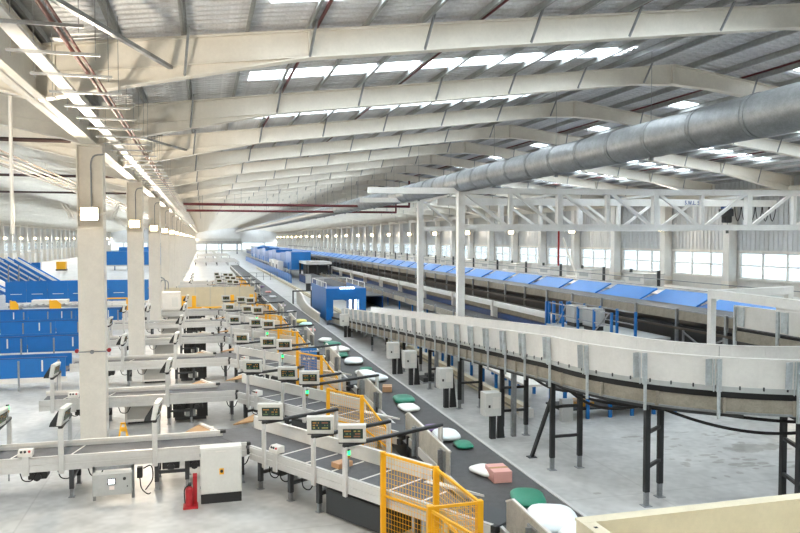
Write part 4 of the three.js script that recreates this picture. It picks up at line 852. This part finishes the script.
{ const t = thing('white_enclosure', 'tall white machine enclosure beside a ladder and the fourth column', 'cabinet', [-2.35, 0, 57.5]); g_().rbox(-.65, .65, .05, 2.0, 0, 1, .02, 1).build('body', M.white, t); g_().box(.05, .5, .9, 1.6, -.03, 0).build('door', M.cabinet, t); g_().box(-.6, .6, 0, .06, .05, .95).build('plinth', M.black, t); }
{ const t = thing('ladder', 'galvanised hooped ladder on the fourth valley column', 'ladder', [-3.35, 0, 57.6]); for (const x of [-.2, .2]) g_().box(x - .03, x + .03, 0, 2.6, -.03, .03).build('stile', M.galv, t); for (let y = .3; y < 2.6; y += .3) g_().bar([-.2, y, 0], [.2, y, 0], .03, .03).build('rung', M.galv, t); g_().tube([[-.2, 2.6, 0], [0, 3.1, 0], [.5, 3.0, 0], [.6, 2.2, 0]], .05).tube([[.2, 2.6, 0], [.35, 2.9, 0], [.75, 2.8, 0], [.8, 2.2, 0]], .04).build('hoop', M.galv, t); }

// blue chute bank on the left
{ const t = thing('blue_panel_wall', 'tall blue panelled conveyor side left of the valley columns', 'conveyor', [-16.6, 0, 70]);
  for (let k = 0; k < 7; k++) { g_().box(k * 1.68, k * 1.68 + 1.64, .45, 2.25, 0, .05).build('panel', M.blue, t); g_().box(k * 1.68 + .4, k * 1.68 + 1.3, 1.15, 1.2, -.03, 0).build('white_strip', M.white, t); }
  g_().box(0, 11.7, .2, .4, -.05, .05).build('lower_rail', M.white, t); g_().box(0, 11.7, 1.4, 1.5, .05, 1.5).build('belt', M.belt, t); g_().box(0, 11.7, .4, 2.25, 1.5, 1.55).build('back_panel', M.blue, t);
  for (let x = .2; x < 11.7; x += 2.8) g_().box(x, x + .1, 0, .45, 0, .1).build('leg', M.galv, t); }
const chute = thing('spiral_chute', 'blue parcel chute with white edges dropping toward the yellow guards', 'chute', [-16.8, 0, 73.2], 0, 'front bank of blue chutes on the left');
g_().bar([-4.5, 3.1, 1.5], [0, 1.0, 0], 1.1, .06).build('slide', M.blue, chute);
for (const s of [-.6, .6]) g_().bar([-4.5, 3.2, 1.5 + s], [0, 1.12, s], .06, .18).build('edge', s < 0 ? M.white : M.blueLite, chute);
g_().bar([-4.5, 2.95, 1.5], [0, .85, 0], .9, .2).build('trough_base', M.blue, chute);
for (const [x, h] of [[-4.3, 2.8], [-2.2, 1.8], [-.2, .85]]) g_().box(x - .05, x + .05, 0, h, -x / 3 - .05, -x / 3 + .05).build('leg', M.galv, chute);
for (let k = 1; k < 4; k++) dup(chute, [-16.8 - 1.5 * k, 0, 73.2 + 2.2 * k]);
for (let k = 0; k < 6; k++) dup(chute, [-14.4 - 1.5 * k, 0, 83 + 2.2 * k], 0, 'taller blue parcel chute with white edges behind the blue panelled side', 'rear bank of blue chutes on the left').scale.y = 1.25;
{ const t = thing('blue_gallery', 'raised blue sorter gallery behind the chutes with white posts', 'sorter', [-36, 0, 98]); for (let k = 0; k < 7; k++) g_().box(k * 2.4, k * 2.4 + 2.3, 1.4, 3.1 - (k % 2) * .2, 0, .1).build('panel', k % 2 ? M.blueLite : M.blue, t); g_().box(0, 16.8, 1.3, 1.4, 0, 4).build('deck', M.belt, t); for (let k = 0; k < 15; k++) g_().box(k * 1.2, k * 1.2 + .1, 0, 4.4, -.2, -.08).build('post', M.truss, t); g_().box(0, 16.8, 4.3, 4.38, -.2, -.1).build('handrail', M.truss, t); }
// yellow guarded roller bed
{ const t = thing('roller_bed', 'roller conveyor bed with a white cover between yellow end guards', 'conveyor', [-14.4, 0, 63]);
  g_().box(.4, 5.2, .62, .74, -.5, .5).build('frame', M.galv, t); g_().box(1.4, 4, 1.0, 1.2, -.45, .45).build('cover', M.white, t); for (let x = .6; x < 5; x += .5) g_().cyl([x, .78, -.45], [x, .78, .45], .08, 8).build('roller', M.panelGrey, t); for (const x of [.5, 5.1]) g_().box(x, x + .08, 0, .62, -.4, .4).build('leg', M.galv, t); g_().box(.4, 5.2, .2, .3, .3, .4).build('cross_rail', M.brown, t); }
for (const [x, w] of [[-14.4, .55], [-11.6, .8], [-9.4, .4]]) { const t = thing('end_guard', 'yellow sheet guard at the roller conveyor bed', 'guard', [x, 0, 62.2], 0, 'yellow sheet guards'); g_().poly('xy', [[0, 0], [w, 0], [w, .9], [w * .6, 1.2], [0, 1.2]], -.03, .03).build('sheet', M.yellow, t); g_().box(-.05, .05, 0, 1.25, -.06, .06).build('post', M.yellow, t); }
{ const t = thing('barrier_hoop', 'yellow and white pedestrian barrier hoop left of the columns', 'barrier', [-7.6, 0, 62.3]); g_().box(-.06, .06, 0, 1.3, -.05, .05).box(1.6, 1.72, 0, 1.3, -.05, .05).box(-.06, 1.72, 1.2, 1.3, -.05, .05).build('hoop', M.yellow, t); g_().box(.06, 1.6, .7, .78, -.03, .03).build('mid_rail', M.white, t); }
// far blue machines between the columns
const fm = thing('far_sorter_block', 'blue and grey machine block far beyond the valley columns', 'machine', [-13, 0, 150], 0, 'far machine blocks on the left');
g_().box(-6, 6, 1, 3.6, 0, 3).build('housing', M.blue, fm); for (let x = -5.8; x < 6; x += 2.3) g_().box(x, x + .15, 0, 1, -.1, .1).build('leg', M.blueDark, fm); g_().box(-6, 6, .8, 1, -.4, 3).build('deck', M.panelGrey, fm);
for (const [x, d] of [[-18, 230]]) dup(fm, [x, 0, d]);
const ym = thing('yellow_machine', 'small yellow machine far away by the left windows', 'machine', [-26, 0, 150]); g_().box(-.8, .8, .3, 1.7, 0, 1.5).build('housing', M.yellow, ym); g_().box(-.9, .9, 0, .3, -.1, 1.6).build('base', M.char, ym);
// far line groups down the middle of the hall
const fg = thing('far_feeder_line', 'pale far conveyor line with grey belt crossing the open floor', 'conveyor', [0, 0, 170], 0, 'far conveyor lines');
g_().box(-2, 8, .7, 1.0, 0, .1).box(-2, 8, .7, 1.0, 1.1, 1.2).build('side_rail', M.alu, fg); g_().box(-2, 8, .85, .92, .1, 1.1).build('belt', M.belt, fg); for (let x = -1.8; x < 8; x += 2.4) g_().box(x, x + .12, 0, .7, 0, .12).build('leg', M.char, fg); g_().box(3, 4, 1.4, 1.8, .2, .4).build('display', M.cabinet, fg); g_().box(3.45, 3.55, .9, 1.4, .25, .35).build('post', M.alu, fg);
for (const d of [178, 186, 194, 230, 245, 260]) dup(fg, [0, 0, d]);
{ const t = thing('far_bridge', 'grey conveyor bridge crossing the hall far before the end wall', 'bridge', [0, 0, 300]); g_().box(-6, 15, 4.0, 5.2, 0, 4).build('deck', M.galv, t); for (let x = -5; x < 15; x += 6) g_().box(x, x + .5, 0, 4, 0, .5).build('leg', M.galv, t); for (let x = -6; x < 14; x += 5.25) g_().box(x, x + 5.2, 5.2, 6.2, 0, .1).build('rail_panel', M.panelGrey, t); }
{ const t = thing('floor_fence', 'grey pedestrian fence across the floor beside the main belt', 'fence', [2.5, 0, 108]); for (let x = 0; x <= 8; x += 1) g_().box(x - .03, x + .03, 0, 1.1, -.03, .03).build('post', M.galv, t); for (const y of [.55, 1.08]) g_().box(0, 8, y - .02, y + .02, -.02, .02).build('rail', M.galv, t); }

// ---------------------------------------------------------------- cream steel trough below the camera
{ const t = thing('steel_trough', 'cream painted steel trough edge in the near foreground', 'trough', [0, 0, 0]);
  const a = 3.84, d1 = 7.0, d0 = 3.2, b = 12.0, y = 3.0, w = .16;
  g_().box(a, b, y - .03, y, d1 - w, d1).box(a, a + w, y - .03, y, d0, d1 - w - .004).build('rim', M.parapet, t);
  g_().box(a + .02, b, y - .6, y - .03, d1 - .03, d1).box(a, a + .03, y - .6, y - .03, d0, d1 - .03).build('outer_wall', M.parapet, t);
  g_().box(a + w - .03, b, y - .6, y - .03, d1 - w, d1 - w + .02).box(a + w - .02, a + w, y - .6, y - .03, d0, d1 - w).build('inner_wall', M.parapet, t);
  g_().box(a, b, y - .64, y - .6, d0, d1).build('bottom', M.parapet, t);
  g_().box(a + .1, a + .3, 0, y - .64, d1 - .3, d1 - .1).box(a + .1, a + .3, 0, y - .64, d0, d0 + .2).box(b - .3, b - .1, 0, y - .64, d1 - .3, d1 - .1).build('leg', M.cream, t);
  g_().box(a + .06, a + .1, y - .002, y + .001, d1 - .32, d1 - .28).build('bolt_hole', M.rubber, t); }

renderer.render(scene, camera);
